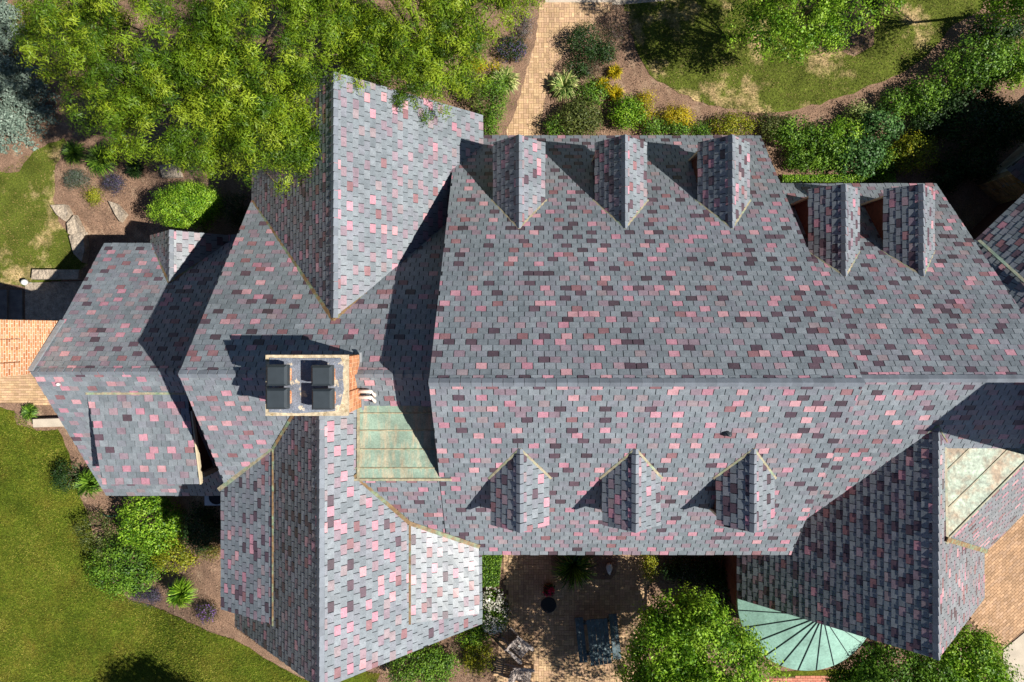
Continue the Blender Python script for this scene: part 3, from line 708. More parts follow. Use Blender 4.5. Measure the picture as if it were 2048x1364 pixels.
def shrub(name, label, u, v, rx, ry, h, pal=GRN, L=0.09, asp=0.55, dens=1.0, group=None, cat='shrub', flowers=None, low=-0.1, cr=0.13):
    """rx, ry in photograph pixels; h in metres"""
    x, y, g = G(u, v, h * 0.55); d = CAMZ - g - h * 0.55; ax, ay = rx * d / FPX, ry * d / FPX
    e = empty(name, (x, y, g), label, cat, group)
    area = ax * ay * 3.14; L = L * 0.78; n = int(max(24, area * 46 * dens)); per = int(max(16, 40 * (0.075 / L)))
    P, Nn, tn, cc = crown_pts((x, y, g + h * 0.45), (ax, ay, h * 0.55), n, per, cr, low, 0.45, 0.7, 5)
    P[:, 2] = np.maximum(P[:, 2], g + 0.04)
    leaf_mesh(P, Nn, L, asp, tints(tn, pal), 'foliage', e)
    if flowers:
        fc, fn, fs = flowers
        P2, N2, tn2, _ = crown_pts((x, y, g + h * 0.5), (ax * 1.02, ay * 1.02, h * 0.58), fn, 6, 0.06, 0.1, 0.9, 0.7, 4)
        leaf_mesh(P2, N2 + np.array([0, 0, 1.0]), fs, 0.8, tints(tn2, fc), 'blossom', e, 'petal')
    k = min(6, len(cc)); b = MB()
    for q in cc[:k]: b.tube([(x, y, g - 0.05), ((x + q[0]) / 2, (y + q[1]) / 2, (g + q[2]) / 2), tuple(q)], [0.03, 0.02, 0.008], 5)
    b.build('stem', M['bark'], e)
    return e

def tuft(name, label, u, v, r, h, pal=GRN, n=300, wd=0.014, group=None, cat='plant', flowers=None):
    """arching blades from one crown; r in pixels"""
    x, y, g = G(u, v, h * 0.5); rad = r * (CAMZ - g - h * 0.5) / FPX
    e = empty(name, (x, y, g), label, cat, group); b = MB(); pal_ = np.array(pal)
    for i in range(n):
        an = R.uniform(0, 6.283); rr_ = rad * R.uniform(0.45, 1.05); hh = h * R.uniform(0.6, 1.1); c = pal_[R.randrange(len(pal_))] * R.uniform(0.8, 1.2)
        dx, dy = math.cos(an), math.sin(an); px_, py_ = -dy, dx; bx, by = x + dx * rad * 0.12 * R.random() + R.uniform(-.05, .05), y + dy * rad * 0.12 * R.random() + R.uniform(-.05, .05)
        pts = [(0.0, 0.0, 1.0), (0.35, 0.75, 1.0), (0.7, 1.0, 0.8), (1.0, 0.72, 0.15)]
        for k in range(3):
            (a0, b0, w0), (a1, b1, w1) = pts[k], pts[k + 1]
            P = lambda a, hb, ww, s: (bx + dx * rr_ * a + px_ * wd * ww * s, by + dy * rr_ * a + py_ * wd * ww * s, g + hh * hb)
            b.quad(P(a0, b0, w0, -1), P(a0, b0, w0, 1), P(a1, b1, w1, 1), P(a1, b1, w1, -1), tuple(c))
    b.build('blades', M['leaf'], e)
    if flowers:
        fc, fn, fs = flowers
        P2 = np.stack([x + rng.normal(size=fn) * rad * 0.45, y + rng.normal(size=fn) * rad * 0.45, g + h * rng.uniform(0.85, 1.15, fn)], 1)
        leaf_mesh(P2, rng.normal(size=(fn, 3)) + np.array([0, 0, 1.2]), fs, 0.6, tints(rng.uniform(0, 1, fn), fc), 'blossom', e, 'petal')
    return e

def scatter(px, n):
    poly = gpoly(px); xs = [p[0] for p in poly]; ys_ = [p[1] for p in poly]; out = []
    while len(out) < n:
        x, y = R.uniform(min(xs), max(xs)), R.uniform(min(ys_), max(ys_))
        if pip(x, y, poly): out.append((x, y, gz(x)))
    return np.array(out)
chips = np.concatenate([scatter(p, n) for p, n in (
    ([(100, 300), (340, 300), (380, 480), (180, 520), (120, 420)], 2600), ([(1100, 60), (1240, 30), (1300, 160), (1500, 230), (1720, 190), (1900, 80), (1950, 300), (1700, 370), (1080, 280)], 5200),
    ([(140, 960), (450, 960), (450, 1270), (260, 1200)], 2600), ([(450, 1240), (640, 1370), (520, 1290)], 500), ([(720, 1300), (1000, 1180), (990, 1364), (740, 1364)], 1500), ([(1100, 1090), (1230, 1090), (1220, 1150), (1104, 1146)], 400))])
chips[:, 2] += rng.uniform(0.01, 0.05, len(chips)) + 0.02
tag(leaf_mesh(chips, rng.normal(size=(len(chips), 3)) * 0.5 + np.array([0, 0, 1.0]), 0.065, 0.3, tints(rng.uniform(0, 1, len(chips)), [lin(80, 62, 50), lin(140, 112, 92), lin(196, 172, 146)], 0.1), 'bark_chips', None, 'petal'), kind='stuff')
def grass(px, n, pal, L, name='grass'):
    P = scatter(px, n); P[:, 2] += 0.03 + rng.uniform(0, 0.03, n)
    tone = 0.45 + 0.22 * np.sin(P[:, 0] * 1.1 + P[:, 1] * 0.5) * np.sin(P[:, 1] * 0.9 - P[:, 0] * 0.3 + 1) + 0.16 * np.sin(P[:, 0] * 3.1 + 2) * np.sin(P[:, 1] * 2.7)
    tag(leaf_mesh(P, rng.normal(size=(n, 3)) * 0.7 + np.array([0, 0, 0.8]), L, 0.2, tints(tone, pal, 0.3), name, None, 'needle'), kind='stuff')
grass([(-20, 815), (28, 822), (75, 862), (118, 858), (150, 965), (178, 1030), (190, 1090), (225, 1165), (258, 1198), (330, 1222), (395, 1250), (470, 1278), (545, 1325), (640, 1372), (-20, 1380)], 60000, [lin(70, 88, 20), lin(100, 118, 30), lin(132, 140, 44), lin(158, 150, 68)], 0.075)
grass([(1240, -10), (1258, 60), (1300, 150), (1345, 180), (1420, 212), (1500, 224), (1640, 208), (1720, 180), (1800, 148), (1905, 50), (1970, -10)], 20000, [lin(62, 74, 26), lin(90, 100, 38), lin(122, 120, 56), lin(176, 152, 104)], 0.07)
grass([(-10, 350), (70, 302), (128, 277), (110, 330), (108, 400), (118, 440), (150, 490), (176, 530), (60, 573), (-10, 560)], 7000, [lin(58, 74, 20), lin(88, 100, 28), lin(122, 120, 48), lin(170, 146, 96)], 0.07)

# trees
def lobed_tree(name, label, cat, u, v, lobes, n, per, cr, pal, L, asp, group=None, r0=0.2, m='leaf', flat=0.55, hollow=0.4, feather=False):
    """lobes seen at pixel (lu, lv) at height lz; trunk foot on the ground at pixel (u, v)"""
    x, y, g = G(u, v); e = empty(name, (x, y, g), label, cat, group)
    Ps, Ns, Ts, tg, Os = [], [], [], [], []
    for (lu, lv, lz, ru, rv, rz, fr) in lobes:
        c = W(lu, lv, lz); d = (CAMZ - lz) / FPX
        P, Nn, tn, cc = crown_pts(c, (ru * d, rv * d, rz), int(n * fr), per, cr, -0.3, hollow, flat, 9)
        Ps.append(P); Ns.append(Nn); Ts.append(tn); Os.append(crown_pts.out); tg += [tuple(q) for q in cc[:4]]
    leaf_mesh(np.concatenate(Ps), np.concatenate(Ns), L, asp, tints(np.concatenate(Ts), pal, 0.11), 'crown', e, m, along=np.concatenate(Os) if feather else None)
    limbs((x, y, g), tg, r0, 'trunk', e)
    return e
GL = 'feathery locust trees over the left of the roof'
lobed_tree('locust_tree', 'widest feathery yellow-green tree overhanging the steep left gable', 'tree', 520, 200,
       [(300, 110, 7.0, 190, 130, 1.9, 1.0), (520, 70, 7.6, 160, 130, 2.0, 0.9), (350, 235, 6.4, 130, 95, 1.5, 0.55), (540, 270, 6.6, 95, 92, 1.4, 0.5), (470, 190, 7.0, 120, 90, 1.6, 0.5),
        (150, 60, 6.4, 100, 80, 1.5, 0.4), (230, 190, 5.8, 90, 70, 1.2, 0.3), (430, -60, 7.4, 330, 110, 1.7, 0.8), (400, 310, 5.8, 60, 40, 0.9, 0.18), (585, 300, 6.4, 50, 55, 0.9, 0.2)], 210, 170, 0.155, LOC, 0.11, 0.22, GL, flat=0.45, feather=True)
lobed_tree('locust_tree', 'feathery yellow-green tree beside the brick path, its twigs over the gable', 'tree', 880, 120,
       [(800, 50, 6.4, 160, 120, 1.7, 1.0), (740, 90, 6.2, 90, 80, 1.3, 0.4), (920, 40, 5.6, 100, 90, 1.4, 0.5), (820, 150, 5.6, 100, 62, 1.2, 0.42), (900, 140, 5.0, 70, 60, 1.0, 0.3), (860, -70, 6.2, 200, 80, 1.5, 0.5), (1010, -10, 5.4, 70, 40, 1.0, 0.2), (640, 60, 6.8, 60, 70, 1.2, 0.25)], 190, 170, 0.155, LOC, 0.11, 0.22, GL, flat=0.45, feather=True)

def spruce(label, u, v, h, rpx, z0=0.2):
    x, y, g = G(u, v, 0); e = empty('spruce_tree', (x, y, g), label, 'tree', 'blue spruces at the left edge')
    b = MB(); b.tube([(x, y, g - 0.1), (x, y, g + h * 0.6), (x, y, g + h)], [0.16, 0.1, 0.02], 8); b.build('trunk', M['bark'], e)
    R0 = rpx * 25 / FPX; Ps, Ns = [], []
    for tier in range(16):
        f = tier / 16; rad = R0 * (1 - f) ** 0.85; z = g + z0 + (h - z0) * f; nb = int(16 - 9 * f)
        for j in range(nb):
            an = 2 * math.pi * (j + R.random() * 0.7) / nb; ln = rad * R.uniform(0.8, 1.1)
            m = int(150 * ln / R0) + 20
            s = rng.uniform(0.1, 1, m) ** 0.6; side = rng.normal(size=m) * 0.17 * (1.15 - s) * ln * 1.2
            px_ = x + math.cos(an) * ln * s - math.sin(an) * side; py_ = y + math.sin(an) * ln * s + math.cos(an) * side
            pz = z - 0.25 * ln * s ** 2 + rng.normal(size=m) * 0.05
            Ps.append(np.stack([px_, py_, pz], 1)); Ns.append(rng.normal(size=(m, 3)) * 0.5 + np.array([0, 0, 1.0]))
    P = np.concatenate(Ps); leaf_mesh(P, np.concatenate(Ns), 0.13, 0.4, tints(rng.uniform(0, 1, len(P)), BLU), 'crown', e, 'needle')
spruce('blue grey spruce with layered boughs on the left edge below the shaded one', 20, 205, 4.0, 128)
spruce('blue grey spruce in the shade at the upper left corner', -20, 60, 4.2, 100)

lobed_tree('deciduous_tree', 'bright green tree at the top edge casting patchy shade on the dry lawn', 'tree', 1690, 45,
       [(1600, 10, 4.2, 90, 70, 1.2, 0.7), (1530, 60, 3.4, 60, 50, 0.9, 0.4), (1680, 0, 4.4, 80, 60, 1.2, 0.5), (1560, -70, 5.0, 130, 70, 1.4, 0.4), (1740, -80, 5.6, 120, 80, 1.4, 0.8), (1580, 100, 2.8, 34, 24, 0.5, 0.1), (1500, 5, 3.4, 40, 50, 0.8, 0.14), (1650, 70, 3.2, 50, 36, 0.8, 0.3)], 150, 56, 0.15, BRI, 0.085, 0.55, None, 0.06)
lobed_tree('deciduous_tree', 'yellow green tree showing only a few twigs in the top right corner', 'tree', 2080, 20,
       [(2090, -20, 4.6, 110, 80, 1.3, 1.0), (2010, 10, 4.0, 50, 40, 0.8, 0.3), (2200, -120, 6.0, 160, 130, 1.7, 1.6)], 170, 46, 0.17, BRI, 0.09, 0.55, None, 0.06)
lobed_tree('deciduous_tree', 'rounded bright green tree on the patio beside the picnic table', 'tree', 1410, 1300,
       [(1395, 1295, 4.4, 125, 90, 1.5, 1.0), (1320, 1330, 4.2, 80, 70, 1.2, 0.5), (1465, 1340, 4.2, 78, 66, 1.3, 0.45), (1380, 1400, 5.0, 150, 90, 1.6, 0.8), (1335, 1245, 4.4, 64, 48, 1.1, 0.36), (1405, 1238, 4.6, 50, 42, 1.0, 0.26), (1390, 1200, 3.4, 26, 22, 0.6, 0.06), (1395, 1228, 2.3, 50, 42, 0.9, 0.28), (1345, 1238, 1.9, 44, 36, 0.7, 0.18), (1320, 1490, 5.4, 150, 110, 1.6, 1.0), (1480, 1480, 5.0, 130, 100, 1.5, 0.8)], 190, 64, 0.17, BRI, 0.10, 0.55)
lobed_tree('deciduous_tree', 'green tree under the gable tip, nearer the mint copper roof', 'tree', 1760, 1290,
       [(1775, 1345, 2.9, 80, 60, 1.1, 1.0), (1730, 1375, 2.6, 70, 50, 1.0, 0.6), (1830, 1380, 3.2, 60, 50, 1.1, 0.5), (1700, 1345, 2.2, 40, 34, 0.7, 0.25)], 210, 54, 0.16, GRN, 0.095, 0.55, None, 0.1)
lobed_tree('deciduous_tree', 'green tree between the gable tip and the brick drive', 'tree', 1880, 1240,
       [(1930, 1300, 2.9, 60, 52, 1.1, 0.8), (1960, 1350, 2.9, 56, 50, 1.1, 0.6), (1890, 1350, 2.9, 60, 50, 1.1, 0.6)], 190, 54, 0.16, BRI, 0.095, 0.55, None, 0.1)
tree('deciduous_tree', 'dark tree below the frame whose shadow lies on the lower left lawn', 'tree', 462, 1672, 5.0, (2.0, 1.3, 1.6), DRK, 0.13, 0.6, 330, 30, 0.2)

# shrubs and plants, north-west bed
shrub('boxwood_shrub', 'dense bright green rounded boxwood in front of the small entrance gable', 380, 408, 78, 50, 1.5, BRI, 0.07, 0.6, 2.2, low=0.0, cr=0.1)
tuft('daylily_clump', 'green grassy clump nearest the tan dry lawn', 150, 306, 26, 0.5)
tuft('daylily_clump', 'larger green grassy clump half under the feathery tree', 205, 320, 36, 0.6, n=420)
tuft('daylily_clump', 'small green clump left of the flat stone under the feathery tree', 272, 338, 20, 0.5, DRK)
shrub('lavender_plant', 'grey green lavender left of the purple one in the mulch bed', 150, 358, 24, 20, 0.4, [lin(60, 80, 50), lin(90, 104, 84), lin(110, 116, 110)], 0.07, 0.3, 2.0, cat='plant')
shrub('lavender_plant', 'dusky purple lavender in the middle of the left mulch bed', 226, 366, 24, 18, 0.4, PUR, 0.07, 0.3, 2.2, cat='plant')
shrub('perennial_plant', 'small yellow green plant below the two lavenders', 184, 388, 14, 14, 0.3, YGR, 0.06, 0.5, 2.0, cat='plant')
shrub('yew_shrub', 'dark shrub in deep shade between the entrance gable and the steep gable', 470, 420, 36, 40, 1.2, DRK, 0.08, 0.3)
def boulder(label, px, h, group=None, name='boulder'):
    b = MB(); pts = [Vector(G(*p)) for p in px]; c = sum(pts, Vector()) / len(pts)
    b.prism([p - Vector((0, 0, 0.1)) for p in pts], [c + (p - c) * 0.93 + Vector((0, 0, h + R.uniform(-.05, .05))) for p in pts], (1, 1, 1))
    return tag(b.build(name, M['rock']), label, 'rock', group)
boulder('pale flat boulder at the left tip of the mulch bed', [(110, 412), (138, 410), (147, 428), (138, 445), (122, 432)], 0.3)
boulder('long pale boulder just below the left tip boulder', [(142, 448), (156, 430), (172, 462), (166, 480), (146, 470)], 0.3)
boulder('grey boulder in the shadow edge left of the slate eave', [(146, 472), (176, 464), (180, 500), (174, 528), (158, 510)], 0.35)
boulder('thin pale boulder in the bed beside the rounded boxwood', [(221, 402), (238, 408), (258, 430), (246, 446), (236, 430)], 0.25)
boulder('flat tan stone below the feathery tree', [(320, 332), (360, 328), (368, 356), (330, 358)], 0.2)
b = MB(); p = [Vector(G(*q)) for q in ((80, 541), (172, 541), (170, 559), (78, 560))]
b.prism([q for q in p], [q + Vector((0, 0, .45)) for q in p]); tag(b.build('stone_slab', M['rock']), 'shaded stone slab beside the steps', 'stone slab')
b = MB(); p = [Vector(G(*q)) for q in ((79, 836), (140, 834), (150, 850), (80, 852))]
b.prism([q for q in p], [q + Vector((0, 0, .4)) for q in p]); tag(b.build('stone_bench', M['concrete']), 'pale stone bench slab against the left end of the house', 'bench')
# steps and shaded paving at the left edge
st = MB()
for i in range(4):
    a = [Vector(G(q, vv)) for q, vv in ((-60 + 26 * i, 580), (-30 + 26 * i, 580), (-30 + 26 * i, 650), (-60 + 26 * i, 650))]
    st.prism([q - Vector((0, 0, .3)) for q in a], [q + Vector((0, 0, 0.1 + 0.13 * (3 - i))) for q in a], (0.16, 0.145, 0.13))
tag(st.build('stone_steps', M['stone']), 'shaded stone steps between the brick chimney and the dry lawn', 'steps')
setting(sheet('walkway', gpoly([(52, 566), (170, 562), (140, 640), (52, 640)]), 0.05, M['rock']))
g0 = G(64, 566); b = MB(); b.lathe(g0, [(0.02, 0), (0.02, 0.3), (0.10, 0.33), (0.13, 0.42), (0.10, 0.52), (0.03, 0.56)], 14); tag(b.build('path_lamp', M['white'], None, True), 'small white globe lamp beside the stone slab', 'lamp')
tuft('perennial_plant', 'small green plant beside the stone bench slab', 60, 824, 18, 0.3)

# between locust and path
shrub('evergreen_shrub', 'dark leafy shrub bordering the path next to the slate eave', 985, 205, 34, 55, 1.0, GRN, 0.08, 0.5)
shrub('evergreen_shrub', 'dark green shrub hugging the right eave of the steep gable', 945, 175, 34, 36, 1.1, OLV, 0.08, 0.5)
tuft('hosta_plant', 'pale arching green clump leaning over the left of the brick path', 1010, 162, 30, 0.5, VAR, 320, 0.022)
shrub('salvia_plant', 'purple flowered salvia left of the brick path', 1025, 98, 32, 28, 0.6, DRK, 0.08, 0.4, flowers=(PUR[1:], 60, 0.06), cat='plant')
shrub('catmint_plant', 'greyish lilac plant near the top of the brick path', 1045, 48, 22, 30, 0.5, [lin(90, 96, 70), lin(130, 116, 126)], 0.06, 0.4, cat='plant')
shrub('golden_shrub', 'yellow leaved shrub below the feathery tree by the path', 962, 130, 40, 14, 0.7, YEL, 0.07, 0.6)
shrub('evergreen_shrub', 'green shrub filling the corner between gable eave and path', 975, 262, 22, 26, 0.7, GRN, 0.08, 0.5)
# right of the path
tuft('hosta_plant', 'striped pale green clump right of the brick path', 1128, 172, 32, 0.5, VAR, 340, 0.02)
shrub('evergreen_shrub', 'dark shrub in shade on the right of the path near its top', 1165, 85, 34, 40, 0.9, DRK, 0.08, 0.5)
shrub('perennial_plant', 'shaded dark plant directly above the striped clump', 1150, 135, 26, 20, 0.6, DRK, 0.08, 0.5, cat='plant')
tuft('golden_grass', 'bright yellow grassy clump farthest from the roof', 1230, 145, 16, 0.4, YEL, 260, 0.012)
tuft('golden_grass', 'bright yellow grassy clump nearest the striped clump', 1205, 172, 18, 0.4, YEL, 270, 0.012)
tuft('golden_grass', 'bright yellow grassy clump just above the round bright green shrub', 1232, 188, 18, 0.4, YEL, 270, 0.012)
shrub('golden_shrub', 'golden shrub right of the round bright green shrub', 1290, 218, 20, 34, 0.5, YEL, 0.07, 0.6)
shrub('golden_shrub', 'golden shrub in front of the middle dormer', 1352, 232, 38, 20, 0.6, YEL, 0.07, 0.6, 1.4)
shrub('leafy_shrub', 'olive green shrub bordering the path right of it above the eave', 1158, 236, 52, 42, 1.0, OLV, 0.09, 0.6, 1.3)
shrub('leafy_shrub', 'round bright green shrub between the first and second dormer', 1252, 226, 34, 36, 1.0, BRI, 0.09, 0.6, 1.5)
shrub('leafy_shrub', 'low green shrub at the foot of the golden shrub by the eave', 1350, 256, 34, 16, 0.7, GRN, 0.08, 0.6)
shrub('leafy_shrub', 'pale olive shrub in front of the third dormer', 1468, 250, 48, 22, 0.8, YGR, 0.08, 0.6)
shrub('leafy_shrub', 'thin green plant between the golden shrub and the olive shrub', 1405, 262, 24, 14, 0.5, GRN, 0.08, 0.6)
shrub('heather_plant', 'dusky brown purple plant beside the dry lawn tip', 1225, 60, 30, 60, 0.4, [lin(70, 60, 54), lin(104, 84, 84), lin(84, 90, 52)], 0.06, 0.4, 0.6, cat='plant')
shrub('leafy_shrub', 'green shrub at the eave corner right of the brick path', 1112, 258, 26, 18, 0.8, GRN, 0.08, 0.6)
shrub('leafy_shrub', 'dense green shrub between the striped clump and the yellow grasses', 1180, 190, 32, 24, 0.7, GRN, 0.08, 0.6)
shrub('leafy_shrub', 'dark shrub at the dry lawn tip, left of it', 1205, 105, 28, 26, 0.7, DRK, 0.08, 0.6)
shrub('leafy_shrub', 'green shrub in front of the second dormer, right of the round one', 1305, 252, 26, 20, 0.7, GRN, 0.08, 0.6)
shrub('perennial_plant', 'dusty brown plant beside the yellow grasses', 1185, 135, 24, 24, 0.4, [lin(96, 80, 66), lin(120, 104, 84), lin(90, 96, 54)], 0.06, 0.5, 0.7, cat='plant')
shrub('leafy_shrub', 'olive shrub just right of the third dormer, below the mulch', 1540, 250, 30, 24, 0.8, OLV, 0.08, 0.6)
shrub('leafy_shrub', 'low green shrub beside the lower roof corner', 1600, 318, 36, 24, 0.8, GRN, 0.08, 0.6)
shrub('leafy_shrub', 'bright green shrub squeezed between the two bluish green ones', 1692, 268, 36, 34, 1.1, BRI, 0.09, 0.6)
shrub('leafy_shrub', 'green shrub right above the end of the clipped hedge', 1770, 325, 34, 30, 0.9, GRN, 0.09, 0.6)
shrub('leafy_shrub', 'half shaded green shrub below the big sunlit bush', 1850, 190, 50, 40, 1.2, GRN, 0.10, 0.6)
shrub('leafy_shrub', 'sunlit green bush at the right edge beside the big one', 2035, 125, 50, 50, 1.6, BRI, 0.10, 0.6)
# north-east bed
shrub('leafy_shrub', 'green shrub right of the third dormer tip', 1585, 265, 44, 34, 1.0, GRN, 0.10, 0.6)
shrub('leafy_shrub', 'green shrub above the clipped hedge, left part', 1650, 300, 52, 44, 1.1, GRN, 0.11, 0.6)
shrub('viburnum_shrub', 'bluish green shrub above the clipped hedge, right part', 1725, 310, 46, 48, 1.2, [lin(50, 84, 40), lin(76, 118, 60), lin(100, 140, 76)], 0.12, 0.7)
shrub('viburnum_shrub', 'bluish green shrub under the cream flowered one', 1755, 248, 46, 32, 1.2, [lin(50, 84, 40), lin(76, 118, 60), lin(110, 150, 80)], 0.12, 0.7)
shrub('hydrangea_shrub', 'cream flowered shrub on the bed edge by the dry lawn', 1716, 226, 26, 22, 0.8, VAR, 0.09, 0.7, cat='shrub')
shrub('leafy_shrub', 'small green shrub in the gap below the big sunlit bush', 1786, 208, 26, 30, 0.9, GRN, 0.10, 0.6)
shrub('golden_shrub', 'yellow green shrub above the second dormer of the lower roof', 1828, 305, 50, 44, 1.1, YGR, 0.09, 0.6, 0.8)
tag(shrub('leafy_shrub', 'large sunlit green bush near the right edge', 1965, 130, 95, 52, 1.7, GRN, 0.11, 0.6), cat='shrub')
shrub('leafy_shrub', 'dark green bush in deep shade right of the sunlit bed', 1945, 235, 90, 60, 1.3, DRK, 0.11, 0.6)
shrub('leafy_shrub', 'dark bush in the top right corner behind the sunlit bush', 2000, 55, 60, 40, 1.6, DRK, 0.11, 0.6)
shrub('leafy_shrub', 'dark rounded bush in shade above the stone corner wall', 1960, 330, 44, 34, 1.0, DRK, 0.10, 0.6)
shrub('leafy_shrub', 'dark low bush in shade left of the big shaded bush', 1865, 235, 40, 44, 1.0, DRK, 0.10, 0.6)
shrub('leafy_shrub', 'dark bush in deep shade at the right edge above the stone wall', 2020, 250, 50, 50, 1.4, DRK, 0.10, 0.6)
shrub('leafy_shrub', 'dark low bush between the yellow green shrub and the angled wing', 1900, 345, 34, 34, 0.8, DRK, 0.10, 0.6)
def hedge(label, px, h, pal, n, L=0.06):
    pts = [Vector(G(u, v, h * 0.7)) for u, v in px]; c = sum(pts, Vector()) / 4; e = empty('clipped_hedge', (c.x, c.y, gz(c.x)), label, 'hedge')
    b = MB(); P, Q = [], []
    b.prism([(c + (p - c) * 0.86 - Vector((0, 0, 0))) for p in pts], [c + (p - c) * 0.84 + Vector((0, 0, h - 0.1)) for p in pts], lin(30, 52, 16)); b.build('hedge_body', M['leaf'], e)
    s = rng.uniform(0, 1, (n, 2)); a = [np.array(p) for p in pts]
    X = a[0] * (1 - s[:, :1]) * (1 - s[:, 1:]) + a[1] * s[:, :1] * (1 - s[:, 1:]) + a[2] * s[:, :1] * s[:, 1:] + a[3] * (1 - s[:, :1]) * s[:, 1:]
    X[:, 2] += h - rng.uniform(0, 1, n) ** 3 * h * 0.9 + rng.normal(size=n) * 0.03
    leaf_mesh(X, rng.normal(size=(n, 3)) * 0.6 + np.array([0, 0, 0.8]), L, 0.6, tints(rng.uniform(0, 1, n), pal), 'foliage', e)
hedge('low clipped hedge along the eave of the lower roof', [(1562, 366), (1788, 366), (1786, 349), (1562, 352)], 0.6, BRI, 5200)
hedge('dark green clipped hedge block between patio and sunlit shed dormer', [(945, 1170), (998, 1168), (1006, 1098), (945, 1098)], 0.9, GRN, 7000)

# south-west bed
shrub('leafy_shrub', 'big bright green shrub below the wide low-pitched dormer', 300, 1045, 72, 62, 1.5, BRI, 0.11, 0.6, 1.1)
shrub('leafy_shrub', 'sprawling green shrub at the lawn edge, left of the daylily', 255, 1130, 70, 64, 1.2, GRN, 0.10, 0.6, 1.1)
shrub('leafy_shrub', 'thin leaved shrub reaching over the lower left lawn', 195, 1060, 44, 44, 1.1, OLV, 0.09, 0.5, 0.5)
shrub('leafy_shrub', 'pale green ground shrub touching the mulch right of the sprawling one', 345, 1110, 44, 30, 0.7, YGR, 0.09, 0.6)
tuft('iris_clump', 'dark blade leaved clump at the foot of the left gable end', 180, 965, 30, 0.7, GRN, 340, 0.018)
shrub('yew_shrub', 'nearly black shrub at the edge of the left lawn', 130, 955, 28, 40, 1.0, DRK, 0.09, 0.4, 0.8)
tuft('daylily_clump', 'tall green daylily alone on the mulch by the lower left lawn', 364, 1185, 30, 0.7, BRI, 400, 0.016)
shrub('lavender_plant', 'purple lavender at the point of the mulch bed', 292, 1190, 34, 18, 0.4, PUR, 0.06, 0.3, 2.0, cat='plant')
shrub('aster_plant', 'round plant dotted with violet flowers near the shed dormer corner', 413, 1226, 17, 20, 0.35, [lin(56, 66, 40), lin(90, 84, 60)], 0.05, 0.5, 2.5, flowers=([lin(120, 84, 160), lin(160, 120, 190)], 40, 0.05), cat='plant')
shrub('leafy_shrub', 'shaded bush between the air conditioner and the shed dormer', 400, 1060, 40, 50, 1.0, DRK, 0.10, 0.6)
shrub('perennial_plant', 'low rusty green plant against the long shed dormer', 415, 1102, 28, 14, 0.4, [lin(110, 84, 40), lin(120, 130, 50)], 0.07, 0.5, cat='plant')
# south beds
shrub('leafy_shrub', 'bushy green shrub below the lower gable edge, beside the chairs', 855, 1330, 70, 40, 1.0, GRN, 0.09, 0.6, 1.3)
shrub('leafy_shrub', 'small light green shrub just below the white hydrangea', 945, 1272, 34, 22, 0.6, BRI, 0.09, 0.6)
shrub('leafy_shrub', 'yellowish low shrub left of the chairs', 955, 1315, 34, 34, 0.6, YGR, 0.08, 0.6)
shrub('hydrangea_shrub', 'white flowering hydrangea beside the patio', 985, 1222, 28, 46, 1.0, GRN, 0.09, 0.6, 1.3, flowers=([lin(225, 220, 200), lin(240, 238, 228)], 110, 0.075))
tuft('ornamental_grass', 'green ornamental grass fountain below the main eave', 1147, 1132, 46, 0.8, DRK + GRN, 520, 0.012)
shrub('leafy_shrub', 'yellow and red leaved shrub in the shade by the main eave', 1297, 1130, 18, 30, 0.6, YGR, 0.08, 0.6)
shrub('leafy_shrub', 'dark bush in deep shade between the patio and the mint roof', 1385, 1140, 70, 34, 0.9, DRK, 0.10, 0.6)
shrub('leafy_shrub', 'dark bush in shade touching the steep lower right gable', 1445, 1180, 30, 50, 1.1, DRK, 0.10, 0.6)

# ---------------------------------------------------------------- patio things
c0 = G(1097, 1172); e = empty('flower_pot', c0, 'round clay pot of pink red flowers on the patio', 'flower pot')
b = MB(); b.lathe(c0, [(0.13, 0.03), (0.2, 0.36), (0.22, 0.37), (0.22, 0.42), (0.18, 0.42), (0.17, 0.36)], 24); b.build('pot', M['terracotta'], e, True)
P, Nn, tn, _ = crown_pts((c0[0], c0[1], 0.45), (0.22, 0.22, 0.2), 30, 16, 0.05); leaf_mesh(P, Nn, 0.06, 0.6, tints(tn, DRK), 'foliage', e)
P, Nn, tn, _ = crown_pts((c0[0], c0[1], 0.5), (0.2, 0.2, 0.18), 26, 7, 0.03, 0.1, 0.9); leaf_mesh(P, Nn, 0.06, 0.9, tints(tn, [lin(190, 30, 90), lin(220, 60, 120), lin(224, 80, 90)]), 'blossom', e, 'petal')
c0 = G(1097, 1209); b = MB(); b.lathe(c0, [(0.31, 0.036), (0.31, 0.055), (0.29, 0.06)], 40)
for i in range(-4, 5):
    h = math.sqrt(0.27 ** 2 - (i * 0.06) ** 2); b.bar((c0[0] + i * 0.06, c0[1] - h, 0.066), (c0[0] + i * 0.06, c0[1] + h, 0.066), 0.02, 0.012)
tag(b.build('round_mat', M['grate']), 'flat round black mat on the patio below the flower pot', 'mat')
# white goose ornament
c0 = G(1217, 1132); e = empty('goose_ornament', c0, 'small white goose ornament on the shaded mulch under the eave', 'ornament')
b = MB(); x, y = c0[0], c0[1]
b.tube([(x + 0.02, y - 0.26, 0.26), (x, y - 0.17, 0.25), (x, y, 0.22), (x, y + 0.13, 0.25), (x, y + 0.19, 0.32)], [0.015, 0.07, 0.13, 0.10, 0.05], 12)
b.tube([(x, y + 0.15, 0.28), (x, y + 0.2, 0.42), (x, y + 0.22, 0.52), (x, y + 0.27, 0.55)], [0.06, 0.04, 0.045, 0.025], 10); b.build('body', M['white'], e, True)
b = MB(); b.tube([(x, y + 0.27, 0.55), (x, y + 0.34, 0.53)], [0.022, 0.006], 8); b.build('beak', M['terracotta'], e, True)
b = MB(); b.lathe((x, y, 0), [(0.12, 0.0), (0.1, 0.1)], 14); b.build('base', M['rock'], e)

